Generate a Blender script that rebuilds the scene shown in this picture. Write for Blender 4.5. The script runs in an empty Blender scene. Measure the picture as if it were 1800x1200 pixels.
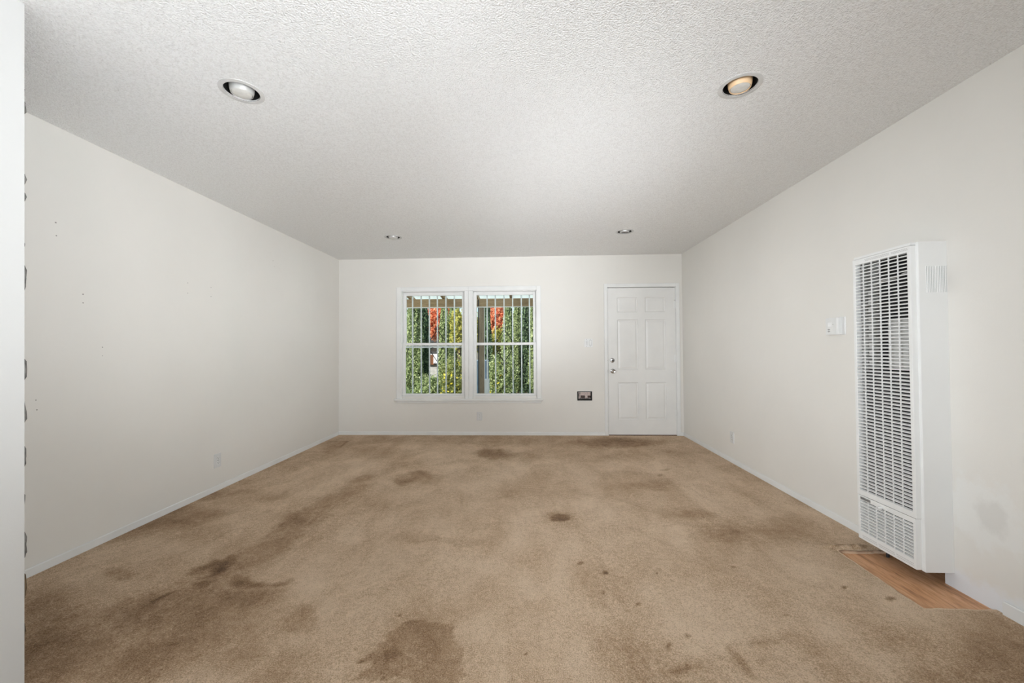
import bpy, bmesh, math, random
import numpy as np
from mathutils import Vector, Matrix, noise

# ------------------------------------------------------------------ camera
CAM = bpy.data.cameras.new('camera')
cam = bpy.data.objects.new('camera', CAM)
bpy.context.scene.collection.objects.link(cam)
bpy.context.scene.camera = cam
F_PX, YAW, PITCH, ROLL, CAMZ = 697.4, 0.0378, 0.0178, -0.0056, 1.1835
CAM.sensor_width = 36.0
CAM.sensor_fit = 'HORIZONTAL'
CAM.lens = F_PX / 1800 * 36
CAM.clip_start = 0.02
CAM.clip_end = 300
_f = Vector((-math.sin(YAW), math.cos(YAW), 0)); _r = Vector((math.cos(YAW), math.sin(YAW), 0)); _u = Vector((0, 0, 1))
_w = _f * math.cos(PITCH) + _u * math.sin(PITCH); _u2 = -_f * math.sin(PITCH) + _u * math.cos(PITCH)
_r3 = _r * math.cos(ROLL) + _u2 * math.sin(ROLL); _u3 = -_r * math.sin(ROLL) + _u2 * math.cos(ROLL)
cam.matrix_world = Matrix(((_r3.x, _u3.x, -_w.x, 0), (_r3.y, _u3.y, -_w.y, 0), (_r3.z, _u3.z, -_w.z, CAMZ), (0, 0, 0, 1)))

# ------------------------------------------------------------------ world, sun, lights, exposure
scn = bpy.context.scene
scn.view_settings.view_transform = 'Standard'
scn.view_settings.look = 'None'
scn.view_settings.exposure = 0.12
scn.view_settings.gamma = 1.0
scn.view_settings.use_curve_mapping = False
W = bpy.data.worlds.new('sky'); scn.world = W; W.use_nodes = True
wn = W.node_tree.nodes; wl = W.node_tree.links
bg = wn['Background']
sky = wn.new('ShaderNodeTexSky'); sky.sky_type = 'NISHITA'; sky.sun_disc = False
sky.sun_elevation = math.radians(42); sky.sun_rotation = math.radians(200); sky.altitude = 50
wl.new(sky.outputs[0], bg.inputs[0]); bg.inputs[1].default_value = 0.20

def lamp(name, kind, loc, direction, energy, color=(1, 1, 1), size=None, angle=None):
    l = bpy.data.lights.new(name, kind); l.energy = energy; l.color = color
    if kind == 'AREA':
        l.shape = 'RECTANGLE'; l.size, l.size_y = size
    if angle: l.angle = angle
    o = bpy.data.objects.new(name, l); scn.collection.objects.link(o)
    o.location = loc
    o.rotation_euler = Vector(direction).to_track_quat('-Z', 'Y').to_euler()
    return o
lamp('sun', 'SUN', (0, 0, 10), (0.45, 0.62, -0.72), 6.0, (1.0, 0.96, 0.9), angle=0.01)
# unseen fill lamps added around and behind the camera to even out the room
LC = (0.925, 0.972, 1.035)
def fill_lamp(name, loc, d, watts, size, spread):
    o = lamp(name, 'AREA', loc, d, watts, LC, size); o.data.spread = math.radians(spread); return o
lamp('rear_fill_light', 'AREA', (1.30, -3.7, 1.35), (-0.1, 1, 0.0), 15, LC, (1.5, 2.0))  # added fill from the rear, no window is modelled there
lamp('bounce_fill_light', 'AREA', (-0.5, -0.4, 0.2), (0, -0.12, 1), 25, LC, (2.0, 1.0))  # added fill aimed up to brighten the ceiling
fill_lamp('fill_lamp_far', (1.0, -1.2, 1.5), (-0.20, 1, 0.0), 8.4, (0.5, 0.5), 55)
fill_lamp('fill_lamp_left', (1.45, -0.5, 1.25), (-4.05, 3.5, 0.0), 10.5, (0.6, 0.6), 76)
fill_lamp('fill_lamp_left_far', (1.45, -0.5, 1.35), (-4.05, 4.8, 0.3), 5.6, (0.6, 0.6), 40)
fill_lamp('fill_lamp_right', (-1.62, -0.6, 1.25), (3.75, 4.4, 0.0), 18.5, (0.3, 0.6), 60)
fill_lamp('fill_lamp_up', (1.1, -0.5, 0.6), (-1.35, 5.15, 1.84), 9.2, (0.7, 0.7), 40)
fill_lamp('fill_lamp_up_left', (1.1, -0.5, 0.5), (-3.0, 2.3, 1.94), 8.3, (0.6, 0.6), 50)

# ------------------------------------------------------------------ materials
def nodes(name):
    m = bpy.data.materials.new(name); m.use_nodes = True
    nt = m.node_tree
    return m, nt, nt.nodes, nt.links, nt.nodes['Principled BSDF']
def rgb(*c):   # sRGB 0-255 to linear
    return tuple(((v / 255) / 12.92 if v / 255 <= 0.04045 else ((v / 255 + 0.055) / 1.055) ** 2.4) for v in c) + (1,)
def coords(n, l, scale=(1, 1, 1)):
    tc = n.new('ShaderNodeTexCoord'); mp = n.new('ShaderNodeMapping'); mp.inputs['Scale'].default_value = scale
    l.new(tc.outputs['Object'], mp.inputs[0]); return mp.outputs[0]
def ntex(n, l, v, scale, detail=3, rough=0.5, dist=0):
    t = n.new('ShaderNodeTexNoise'); t.inputs['Scale'].default_value = scale; t.inputs['Detail'].default_value = detail
    t.inputs['Roughness'].default_value = rough; t.inputs['Distortion'].default_value = dist
    l.new(v, t.inputs['Vector']); return t.outputs['Fac']
def ramp(n, l, fac, stops):
    r = n.new('ShaderNodeValToRGB'); e = r.color_ramp.elements
    while len(e) < len(stops): e.new(0.5)
    for i, (p, c) in enumerate(stops): e[i].position = p; e[i].color = c
    l.new(fac, r.inputs[0]); return r.outputs[0]
def math_(n, l, op, a, b=None, clamp=False):
    m = n.new('ShaderNodeMath'); m.operation = op; m.use_clamp = clamp
    for i, x in enumerate((a, b)):
        if x is None: continue
        if isinstance(x, (int, float)): m.inputs[i].default_value = x
        else: l.new(x, m.inputs[i])
    return m.outputs[0]
def bump(n, l, p, h, dist, strength=1.0, prev=None):
    b = n.new('ShaderNodeBump'); b.inputs['Distance'].default_value = dist; b.inputs['Strength'].default_value = strength
    l.new(h, b.inputs['Height'])
    if prev is not None: l.new(prev, b.inputs['Normal'])
    l.new(b.outputs[0], p.inputs['Normal']); return b.outputs[0]
def simple(name, c1, c2=None, rough=0.5, metal=0, nscale=20, bscale=None, bdist=0.0005, spec=0.5, stretch=(1, 1, 1)):
    m, nt, n, l, p = nodes(name)
    v = coords(n, l, stretch)
    c2 = c2 or tuple(min(1, x * 0.93) for x in c1[:3]) + (1,)
    l.new(ramp(n, l, ntex(n, l, v, nscale, 4), [(0.35, c2), (0.65, c1)]), p.inputs['Base Color'])
    p.inputs['Roughness'].default_value = rough; p.inputs['Metallic'].default_value = metal
    p.inputs['Specular IOR Level'].default_value = spec
    if bscale: bump(n, l, p, ntex(n, l, v, bscale, 3), bdist)
    return m
M = {}
def wall_mat(name, patch=False, base=(221, 218, 211)):
    m, nt, n, l, p = nodes(name)
    v = coords(n, l)
    big = ntex(n, l, v, 0.9, 5, 0.55)
    b0 = rgb(*base); b1 = rgb(*(x + 6 for x in base))
    col = ramp(n, l, big, [(0.3, b0), (0.7, b1)])
    if patch:   # repainted and scuffed plaster beside the heater
        def blob(loc, rad, lo=0.75, hi=1.1):
            tc = n.new('ShaderNodeTexCoord'); mp = n.new('ShaderNodeMapping'); mp.vector_type = 'TEXTURE'
            mp.inputs['Location'].default_value = loc; mp.inputs['Scale'].default_value = rad
            l.new(tc.outputs['Object'], mp.inputs[0])
            ln = n.new('ShaderNodeVectorMath'); ln.operation = 'LENGTH'; l.new(mp.outputs[0], ln.inputs[0])
            w_ = math_(n, l, 'ADD', ln.outputs['Value'], math_(n, l, 'MULTIPLY', math_(n, l, 'SUBTRACT', ntex(n, l, v, 13, 6, 0.65), 0.5), 1.6))
            mr = n.new('ShaderNodeMapRange'); mr.inputs[1].default_value = hi; mr.inputs[2].default_value = lo
            l.new(w_, mr.inputs[0]); return mr.outputs[0]
        def over(fac, c, base_):
            mx = n.new('ShaderNodeMix'); mx.data_type = 'RGBA'; l.new(fac, mx.inputs[0]); l.new(base_, mx.inputs[6]); mx.inputs[7].default_value = c
            return mx.outputs[2]
        col = over(blob((-0.07, 1.16, 0.42), (1, 0.17, 0.17)), rgb(228, 227, 222), col)
        col = over(math_(n, l, 'MULTIPLY', blob((-0.07, 1.125, 0.42), (1, 0.075, 0.085), 0.6, 1.1), 0.7), rgb(213, 211, 205), col)
        col = over(blob((-0.07, 1.18, 0.01), (1, 0.26, 0.09), 0.6, 1.3), rgb(226, 228, 230), col)
    l.new(col, p.inputs['Base Color']); p.inputs['Roughness'].default_value = 0.42; p.inputs['Specular IOR Level'].default_value = 0.35
    bn = bump(n, l, p, ntex(n, l, v, 260, 3), 0.0004, 0.6)
    bump(n, l, p, ntex(n, l, v, 7, 3), 0.004, 0.5, bn)
    return m
M['wall'] = wall_mat('wall_paint'); M['partition'] = wall_mat('partition_paint', base=(209, 209, 206)); M['wall_patch'] = wall_mat('wall_paint_patched', True)
M['trim'] = simple('trim_paint', rgb(230, 230, 227), rgb(224, 224, 221), 0.35, nscale=5, bscale=60, bdist=0.0004)
M['door'] = simple('door_paint', rgb(228, 227, 223), rgb(223, 222, 218), 0.38, nscale=4, bscale=90, bdist=0.0003)
def ceiling_mat():
    m, nt, n, l, p = nodes('textured_ceiling')
    v = coords(n, l)
    a = ntex(n, l, v, 135, 3, 0.55, 0.1)
    vo = n.new('ShaderNodeTexVoronoi'); vo.inputs['Scale'].default_value = 165; vo.inputs['Randomness'].default_value = 1.0; l.new(v, vo.inputs['Vector'])
    h = math_(n, l, 'ADD', math_(n, l, 'MULTIPLY', a, 1.0), math_(n, l, 'MULTIPLY', vo.outputs['Distance'], -0.35))
    bump(n, l, p, h, 0.0075, 0.85)
    pit = ramp(n, l, math_(n, l, 'SUBTRACT', ntex(n, l, v, 150, 2), math_(n, l, 'MULTIPLY', a, 0.25)), [(0.08, rgb(165, 163, 160)), (0.17, rgb(245, 245, 243))])
    tone = ramp(n, l, math_(n, l, 'ADD', math_(n, l, 'MULTIPLY', a, 0.7), math_(n, l, 'MULTIPLY', ntex(n, l, v, 55, 3), 0.3)), [(0.36, rgb(240, 239, 238)), (0.56, rgb(255, 255, 255))])  # valleys of the relief tinted darker, their shade put into the colour
    mxc = n.new('ShaderNodeMix'); mxc.data_type = 'RGBA'; mxc.blend_type = 'MULTIPLY'; mxc.inputs[0].default_value = 1.0
    l.new(pit, mxc.inputs[6]); l.new(tone, mxc.inputs[7])
    l.new(mxc.outputs[2], p.inputs['Base Color']); p.inputs['Roughness'].default_value = 0.9; p.inputs['Specular IOR Level'].default_value = 0.1
    return m
M['ceiling'] = ceiling_mat()
def carpet_mat():
    m, nt, n, l, p = nodes('carpet_pile')
    v = coords(n, l)
    at = n.new('ShaderNodeAttribute'); at.attribute_name = 'stain_tone'
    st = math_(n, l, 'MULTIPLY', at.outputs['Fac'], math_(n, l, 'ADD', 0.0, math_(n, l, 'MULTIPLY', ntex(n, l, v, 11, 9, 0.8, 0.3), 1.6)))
    f = math_(n, l, 'ADD', st, math_(n, l, 'MULTIPLY', math_(n, l, 'SUBTRACT', ntex(n, l, coords(n, l, (1.15, 0.75, 1)), 2.8, 10, 0.70, 0.4), 0.49), 1.0))
    f = math_(n, l, 'ADD', f, math_(n, l, 'MULTIPLY', math_(n, l, 'SUBTRACT', ntex(n, l, v, 38, 6, 0.75), 0.5), 0.7))
    fine = math_(n, l, 'ADD', math_(n, l, 'MULTIPLY', ntex(n, l, v, 190, 2, 0.6), 0.6), math_(n, l, 'MULTIPLY', ntex(n, l, v, 330, 2, 0.6), 0.4))
    f = math_(n, l, 'ADD', f, math_(n, l, 'MULTIPLY', math_(n, l, 'SUBTRACT', fine, 0.5), 1.9))
    at2 = n.new('ShaderNodeAttribute'); at2.attribute_name = 'patch'
    f = math_(n, l, 'ADD', f, at2.outputs['Fac'])
    f = math_(n, l, 'ADD', math_(n, l, 'MULTIPLY', f, 0.85), 0.13, True)
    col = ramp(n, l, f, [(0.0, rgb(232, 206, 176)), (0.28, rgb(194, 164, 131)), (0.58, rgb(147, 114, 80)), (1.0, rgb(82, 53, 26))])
    l.new(col, p.inputs['Base Color']); p.inputs['Roughness'].default_value = 0.95; p.inputs['Specular IOR Level'].default_value = 0.05
    p.inputs['Sheen Weight'].default_value = 0.15
    bn = bump(n, l, p, ntex(n, l, v, 170, 3, 0.7), 0.009, 1.0)
    bump(n, l, p, ntex(n, l, v, 14, 4), 0.012, 0.5, bn)
    return m
M['carpet'] = carpet_mat()
def wood_mat(name, c1, c2, c3, sc=(9, 1.2, 9), rough=0.55):
    m, nt, n, l, p = nodes(name)
    v = coords(n, l, sc)
    a = ntex(n, l, v, 3.2, 6, 0.65, 0.8)
    b = ntex(n, l, coords(n, l, (sc[0] * 5, sc[1] * 2, sc[2] * 5)), 5, 3)
    f = math_(n, l, 'ADD', math_(n, l, 'MULTIPLY', a, 0.75), math_(n, l, 'MULTIPLY', b, 0.25))
    l.new(ramp(n, l, f, [(0.32, c3), (0.5, c2), (0.68, c1)]), p.inputs['Base Color'])
    p.inputs['Roughness'].default_value = rough
    bump(n, l, p, f, 0.002, 0.5)
    return m
M['plywood'] = wood_mat('plywood', rgb(232, 188, 150), rgb(210, 158, 116), rgb(150, 106, 72), (11, 1.6, 9))
M['dark_wood'] = wood_mat('wall_stud', rgb(140, 84, 40), rgb(105, 60, 28), rgb(60, 34, 16), (4, 4, 0.8))
M['beam'] = wood_mat('porch_beam_paint', rgb(186, 158, 124), rgb(172, 144, 110), rgb(140, 116, 86), (1, 6, 6), 0.7)
M['post'] = wood_mat('porch_post_paint', rgb(168, 150, 128), rgb(150, 132, 110), rgb(118, 102, 84), (6, 6, 1), 0.7)
M['enamel'] = simple('white_enamel', rgb(231, 231, 228), rgb(228, 228, 225), 0.3, nscale=3, bscale=120, bdist=0.0002)
M['sheet'] = simple('grey_sheet_metal', rgb(176, 174, 168), rgb(140, 138, 132), 0.45, 0.3, nscale=12)
M['black'] = simple('black_interior', rgb(28, 27, 26), rgb(18, 18, 18), 0.7, nscale=12)
M['aluminium'] = simple('pale_metal', rgb(205, 204, 200), rgb(190, 189, 185), 0.35, 0.2, nscale=9)
M['chrome'] = simple('brushed_chrome', rgb(190, 188, 184), rgb(150, 148, 146), 0.18, 1.0, nscale=30)
M['plastic'] = simple('white_plastic', rgb(226, 226, 223), rgb(221, 221, 218), 0.3, nscale=8)
M['plastic_grey'] = simple('greyed_plastic', rgb(214, 214, 212), rgb(208, 208, 206), 0.35, nscale=8)
M['slot'] = simple('dark_slot', rgb(90, 88, 84), rgb(70, 68, 64), 0.6, nscale=30)
M['badge'] = simple('badge_grey', rgb(166, 165, 161), rgb(156, 155, 152), 0.4, nscale=20)
M['ink'] = simple('black_ink', rgb(40, 40, 40), rgb(32, 32, 32), 0.5, nscale=20)
M['lcd'] = simple('display_white', rgb(244, 244, 242), rgb(238, 238, 236), 0.2, nscale=20)
M['lens'] = simple('lamp_lens', rgb(222, 220, 214), rgb(212, 210, 204), 0.25, nscale=60)
M['lens_shaded'] = simple('shaded_lamp_lens', rgb(96, 94, 90), rgb(70, 68, 66), 0.2, nscale=60)  # shade of a tilted lamp put into the lens colour
M['peach'] = simple('warm_lamp_housing', rgb(240, 206, 164), rgb(232, 196, 152), 0.4, nscale=20)
M['ring'] = simple('light_trim_grey', rgb(214, 213, 210), rgb(204, 203, 200), 0.4, nscale=20)
M['stone'] = simple('grey_stone', rgb(138, 136, 131), rgb(86, 84, 80), 0.9, nscale=28, bscale=60, bdist=0.006)
M['stone_brown'] = simple('brown_stone', rgb(116, 96, 70), rgb(74, 56, 36), 0.9, nscale=28, bscale=60, bdist=0.006)
M['mortar'] = simple('mortar', rgb(170, 166, 158), rgb(140, 136, 128), 0.95, nscale=40, bscale=90, bdist=0.003)
M['putty'] = simple('nail_hole_dark', rgb(168, 164, 156), rgb(140, 136, 130), 0.9, nscale=60)
M['paper'] = simple('pale_pink_paper', rgb(226, 208, 200), rgb(196, 178, 172), 0.8, nscale=60)
M['brown'] = simple('dark_brown_plastic', rgb(80, 56, 44), rgb(50, 34, 28), 0.5, nscale=40)
M['bar'] = simple('white_bar_paint', rgb(240, 240, 241), rgb(226, 226, 228), 0.35, nscale=14)
M['iron'] = simple('dark_iron', rgb(58, 56, 58), rgb(36, 36, 38), 0.5, 0.2, nscale=30)
M['concrete'] = simple('concrete', rgb(176, 172, 164), rgb(150, 146, 138), 0.9, nscale=3, bscale=60, bdist=0.002)
M['lawn'] = simple('lawn', rgb(98, 118, 58), rgb(66, 84, 36), 0.95, nscale=9, bscale=80, bdist=0.02)
M['stucco'] = simple('grey_stucco', rgb(128, 124, 116), rgb(112, 108, 100), 0.9, nscale=4, bscale=80, bdist=0.004)
M['shingle'] = simple('roof_shingle', rgb(84, 84, 84), rgb(60, 60, 62), 0.9, nscale=6, bscale=30, bdist=0.01)
M['white_out'] = simple('outdoor_white_paint', rgb(240, 238, 236), rgb(228, 226, 224), 0.5, nscale=4)
M['blue'] = simple('pale_blue_paint', rgb(160, 178, 196), rgb(126, 146, 168), 0.5, nscale=4)
M['darkglass'] = simple('dark_window_glass', rgb(60, 68, 76), rgb(44, 50, 58), 0.1, nscale=4)
M['fascia'] = simple('pale_green_roof_panel', rgb(206, 222, 214), rgb(186, 206, 198), 0.5, nscale=6)
def glass_mat():
    m, nt, n, l, p = nodes('window_glass')
    out = n['Material Output']; n.remove(p)
    tr = n.new('ShaderNodeBsdfTransparent'); tr.inputs[0].default_value = (0.95, 0.97, 0.96, 1)
    gl = n.new('ShaderNodeBsdfGlossy'); gl.inputs['Roughness'].default_value = 0.02
    fr = n.new('ShaderNodeFresnel'); fr.inputs[0].default_value = 1.3
    mx = n.new('ShaderNodeMixShader'); l.new(fr.outputs[0], mx.inputs[0]); l.new(tr.outputs[0], mx.inputs[1]); l.new(gl.outputs[0], mx.inputs[2])
    l.new(mx.outputs[0], out.inputs[0]); return m
M['glass'] = glass_mat()
def panel_mat():
    m, nt, n, l, p = nodes('translucent_roof_sheet')
    out = n['Material Output']
    tr = n.new('ShaderNodeBsdfTranslucent'); tr.inputs[0].default_value = rgb(232, 242, 232)
    p.inputs['Base Color'].default_value = rgb(232, 238, 234); p.inputs['Roughness'].default_value = 0.5
    mx = n.new('ShaderNodeMixShader'); mx.inputs[0].default_value = 0.6
    l.new(p.outputs[0], mx.inputs[1]); l.new(tr.outputs[0], mx.inputs[2]); l.new(mx.outputs[0], out.inputs[0]); return m
M['sheeting'] = panel_mat()
def leaf_mat(name, *cols):
    m, nt, n, l, p = nodes(name)
    g = n.new('ShaderNodeNewGeometry')
    k = len(cols)
    c = ramp(n, l, g.outputs['Random Per Island'], [(i / max(1, k - 1), x) for i, x in enumerate(cols)])
    l.new(c, p.inputs['Base Color']); p.inputs['Roughness'].default_value = 0.6; p.inputs['Specular IOR Level'].default_value = 0.3
    t = n.new('ShaderNodeBsdfTranslucent'); l.new(c, t.inputs[0])
    mx = n.new('ShaderNodeMixShader'); mx.inputs[0].default_value = 0.25
    l.new(p.outputs[0], mx.inputs[1]); l.new(t.outputs[0], mx.inputs[2]); l.new(mx.outputs[0], n['Material Output'].inputs[0])
    return m
M['cypress'] = leaf_mat('cypress_leaves', rgb(66, 84, 52), rgb(134, 152, 98), rgb(184, 196, 136), rgb(222, 230, 182))
M['cypress_dark'] = leaf_mat('dark_cypress_leaves', rgb(38, 54, 44), rgb(72, 96, 72), rgb(112, 138, 100), rgb(160, 182, 138))
M['maple'] = leaf_mat('red_maple_leaves', rgb(196, 92, 66), rgb(236, 138, 100), rgb(250, 180, 136), rgb(252, 216, 176))
M['yellow'] = leaf_mat('yellow_leaves', rgb(136, 140, 60), rgb(190, 184, 86), rgb(226, 214, 124), rgb(120, 140, 76))
M['bush'] = leaf_mat('yellow_flowered_leaves', rgb(96, 110, 62), rgb(136, 146, 86), rgb(168, 174, 110), rgb(186, 188, 126))
M['flower'] = leaf_mat('yellow_petals', rgb(226, 206, 60), rgb(240, 220, 84))
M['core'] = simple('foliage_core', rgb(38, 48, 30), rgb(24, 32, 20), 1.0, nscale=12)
M['bark'] = simple('bark', rgb(96, 78, 62), rgb(66, 52, 40), 0.9, nscale=20, bscale=40, bdist=0.01)

# ------------------------------------------------------------------ mesh helpers
ORIG = {}
class MB:
    """collects boxes, tubes, lathes in world coordinates; build() links them as one mesh object"""
    def __init__(s): s.v = []; s.f = []; s.sm = []
    def add(s, vs, fs, sm=False):
        b = len(s.v); s.v += [tuple(map(float, x)) for x in vs]; s.f += [tuple(b + i for i in q) for q in fs]; s.sm += [sm] * len(fs); return s
    def box(s, x0, x1, y0, y1, z0, z1):
        x0, x1 = sorted((x0, x1)); y0, y1 = sorted((y0, y1)); z0, z1 = sorted((z0, z1))
        return s.add([(x0,y0,z0),(x1,y0,z0),(x1,y1,z0),(x0,y1,z0),(x0,y0,z1),(x1,y0,z1),(x1,y1,z1),(x0,y1,z1)],
                     [(0,3,2,1),(4,5,6,7),(0,1,5,4),(1,2,6,5),(2,3,7,6),(3,0,4,7)])
    def bbox(s, x0, x1, y0, y1, z0, z1, c, axis):
        """box whose far face along +/-axis ('x-','y-' ...) is bevelled by c"""
        x0, x1 = sorted((x0, x1)); y0, y1 = sorted((y0, y1)); z0, z1 = sorted((z0, z1))
        lo = [x0, y0, z0]; hi = [x1, y1, z1]; a = 'xyz'.index(axis[0]); sgn = axis[1] == '+'
        o = [i for i in range(3) if i != a]
        def P(av, i0, i1, ins):
            p = [0, 0, 0]; p[a] = av
            p[o[0]] = (hi[o[0]] - ins) if i0 else (lo[o[0]] + ins)
            p[o[1]] = (hi[o[1]] - ins) if i1 else (lo[o[1]] + ins)
            return tuple(p)
        back = lo[a] if sgn else hi[a]; front = hi[a] if sgn else lo[a]; mid = front - c if sgn else front + c
        vs = []
        for av, ins in ((back, 0), (mid, 0), (front, c)):
            vs += [P(av, 0, 0, ins), P(av, 1, 0, ins), P(av, 1, 1, ins), P(av, 0, 1, ins)]
        fs = [(3, 2, 1, 0), (8, 9, 10, 11)]
        for k in (0, 4):
            for i in range(4): fs.append((k + i, k + (i + 1) % 4, k + 4 + (i + 1) % 4, k + 4 + i))
        return s.add(vs, fs)
    def prism(s, poly, axis, a0, a1):
        """polygon (2D points in the two other axes, in xyz order) extruded along axis"""
        a = 'xyz'.index(axis); n_ = len(poly); vs = []
        for av in (a0, a1):
            for p in poly:
                q = list(p); q.insert(a, av); vs.append(tuple(q))
        fs = [tuple(range(n_))[::-1], tuple(range(n_, 2 * n_))] + [(i, (i + 1) % n_, n_ + (i + 1) % n_, n_ + i) for i in range(n_)]
        return s.add(vs, fs)
    def tube(s, pts, r, k=8, caps=True):
        pts = [Vector(p) for p in pts]; rs = r if isinstance(r, (list, tuple)) else [r] * len(pts); vs = []; fs = []
        prevn = None
        for i, p in enumerate(pts):
            d = (pts[min(i + 1, len(pts) - 1)] - pts[max(i - 1, 0)]).normalized()
            n0 = d.orthogonal().normalized() if prevn is None else (prevn - d * prevn.dot(d)).normalized()
            prevn = n0; b = d.cross(n0)
            for j in range(k):
                t = 2 * math.pi * j / k; vs.append(p + (n0 * math.cos(t) + b * math.sin(t)) * rs[i])
        for i in range(len(pts) - 1):
            for j in range(k): fs.append((i * k + j, i * k + (j + 1) % k, (i + 1) * k + (j + 1) % k, (i + 1) * k + j))
        if caps: fs += [tuple(range(k))[::-1], tuple(range((len(pts) - 1) * k, len(pts) * k))]
        return s.add(vs, fs, True)
    def lathe(s, c, axis, prof, k=32, cap0=False, cap1=False):
        """prof: (radius, offset along axis)"""
        c = Vector(c); ax = Vector(axis).normalized(); n0 = ax.orthogonal().normalized(); b = ax.cross(n0); vs = []; fs = []
        for r, h in prof:
            for j in range(k):
                t = 2 * math.pi * j / k; vs.append(c + ax * h + (n0 * math.cos(t) + b * math.sin(t)) * r)
        for i in range(len(prof) - 1):
            for j in range(k): fs.append((i * k + j, i * k + (j + 1) % k, (i + 1) * k + (j + 1) % k, (i + 1) * k + j))
        if cap0: fs.append(tuple(range(k))[::-1])
        if cap1: fs.append(tuple(range((len(prof) - 1) * k, len(prof) * k)))
        return s.add(vs, fs, True)
    def build(s, name, mat, parent=None, bevel=0):
        o0 = Vector((0, 0, 0))
        p = parent
        if p is not None: o0 = ORIG[p.name]
        me = bpy.data.meshes.new(name)
        if parent is None:   # origin at the base centre
            A = np.array(s.v); o0 = Vector(((A[:, 0].min() + A[:, 0].max()) / 2, (A[:, 1].min() + A[:, 1].max()) / 2, A[:, 2].min()))
        me.from_pydata([(a - o0.x, b - o0.y, c - o0.z) for a, b, c in s.v], [], s.f)
        me.polygons.foreach_set('use_smooth', s.sm)
        bm = bmesh.new(); bm.from_mesh(me); bmesh.ops.recalc_face_normals(bm, faces=bm.faces); bm.to_mesh(me); bm.free()
        if any(s.sm): me.set_sharp_from_angle(angle=math.radians(40))
        o = bpy.data.objects.new(name, me); scn.collection.objects.link(o)
        me.materials.append(mat)
        if parent is None: o.location = o0
        else: o.parent = parent
        ORIG[o.name] = o0
        if bevel:
            b = o.modifiers.new('bevel', 'BEVEL'); b.width = bevel; b.segments = 2; b.limit_method = 'ANGLE'; b.angle_limit = math.radians(50); b.harden_normals = False
        return o
def tag(o, label, cat, group=None, kind=None):
    o['label'] = label; o['category'] = cat
    if group: o['group'] = group
    if kind: o['kind'] = kind
    return o
def thing(name, loc, label, cat, group=None, kind=None):
    o = bpy.data.objects.new(name, None); scn.collection.objects.link(o); o.location = loc; o.empty_display_size = 0.1
    ORIG[o.name] = Vector(loc)
    return tag(o, label, cat, group, kind)
def grid_slab(mb, axis, a0, a1, U, V, holes):
    """slab between a0 and a1 along axis, rectangle U x V in the other two axes, with rectangular holes"""
    us = sorted({U[0], U[1], *[h[i] for h in holes for i in (0, 1)]}); vs_ = sorted({V[0], V[1], *[h[i] for h in holes for i in (2, 3)]})
    us = [u for u in us if U[0] <= u <= U[1]]; vs_ = [v for v in vs_ if V[0] <= v <= V[1]]
    a = 'xyz'.index(axis)
    def solid(i, j):
        if not (0 <= i < len(us) - 1 and 0 <= j < len(vs_) - 1): return False
        cu = (us[i] + us[i + 1]) / 2; cv = (vs_[j] + vs_[j + 1]) / 2
        return not any(h[0] < cu < h[1] and h[2] < cv < h[3] for h in holes)
    def P(av, u, v):
        q = [u, v]; q.insert(a, av); return tuple(q)
    for i in range(len(us) - 1):
        for j in range(len(vs_) - 1):
            if not solid(i, j): continue
            u0, u1, v0, v1 = us[i], us[i + 1], vs_[j], vs_[j + 1]
            for av in (a0, a1): mb.add([P(av, u0, v0), P(av, u1, v0), P(av, u1, v1), P(av, u0, v1)], [(0, 1, 2, 3)])
            for di, dj, e in ((-1, 0, ((u0, v0), (u0, v1))), (1, 0, ((u1, v0), (u1, v1))), (0, -1, ((u0, v0), (u1, v0))), (0, 1, ((u0, v1), (u1, v1)))):
                if not solid(i + di, j + dj):
                    mb.add([P(a0, *e[0]), P(a0, *e[1]), P(a1, *e[1]), P(a1, *e[0])], [(0, 1, 2, 3)])
def weld(o):
    bm = bmesh.new(); bm.from_mesh(o.data); bmesh.ops.remove_doubles(bm, verts=bm.verts, dist=1e-5); bmesh.ops.recalc_face_normals(bm, faces=bm.faces); bm.to_mesh(o.data); bm.free(); return o

# ------------------------------------------------------------------ room shell
XL, XR, D, YF, ZL, ZR = -2.624, 2.102, 5.441, -3.9, 2.44, 2.454
WT = 0.14
WIN = [(-1.7414, -0.8548, 0.53, 1.988), (-0.750, 0.1362, 0.53, 1.988)]
DOOR = (1.095, 2.016, 0.0, 2.008)
WBOX = (0.690, 0.868, 0.486, 0.585)
b = MB(); grid_slab(b, 'y', D, D + WT, (XL - WT, XR + WT), (-0.06, 2.6), [(w[0], w[1], w[2], w[3]) for w in WIN] + [DOOR, WBOX])
o = weld(b.build('wall_back', M['wall'])); tag(o, 'cream wall at the far end with the window pair and the door', 'wall', kind='structure')
b = MB(); grid_slab(b, 'x', XL - WT, XL, (YF, D), (-0.06, 2.6), [])
wl_ = weld(b.build('wall_left', M['wall'])); tag(wl_, 'long plain cream wall on the left with small nail holes', 'wall', kind='structure')
HO = (2.105, 2.405, -0.0125, 1.60)
b = MB(); grid_slab(b, 'x', XR, XR + WT, (YF, D), (-0.0125, 2.6), [HO])
o = weld(b.build('wall_right', M['wall_patch'])); tag(o, 'long cream wall on the right that carries the white heater', 'wall', kind='structure')
b = MB(); b.box(XR + 0.09, XR + 0.13, HO[0] - 0.02, HO[1] + 0.02, -0.0125, 1.65); b.box(XR + 0.02, XR + 0.09, HO[1] - 0.03, HO[1] - 0.001, -0.012, 1.6)
b.build('wall_stud', M['dark_wood'], o)
b = MB(); b.box(XL - WT, XR + WT, YF - WT, YF, -0.06, 2.6)
tag(b.build('wall_front', M['wall']), 'plain cream wall behind the viewpoint closing the room', 'wall', kind='structure')
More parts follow.
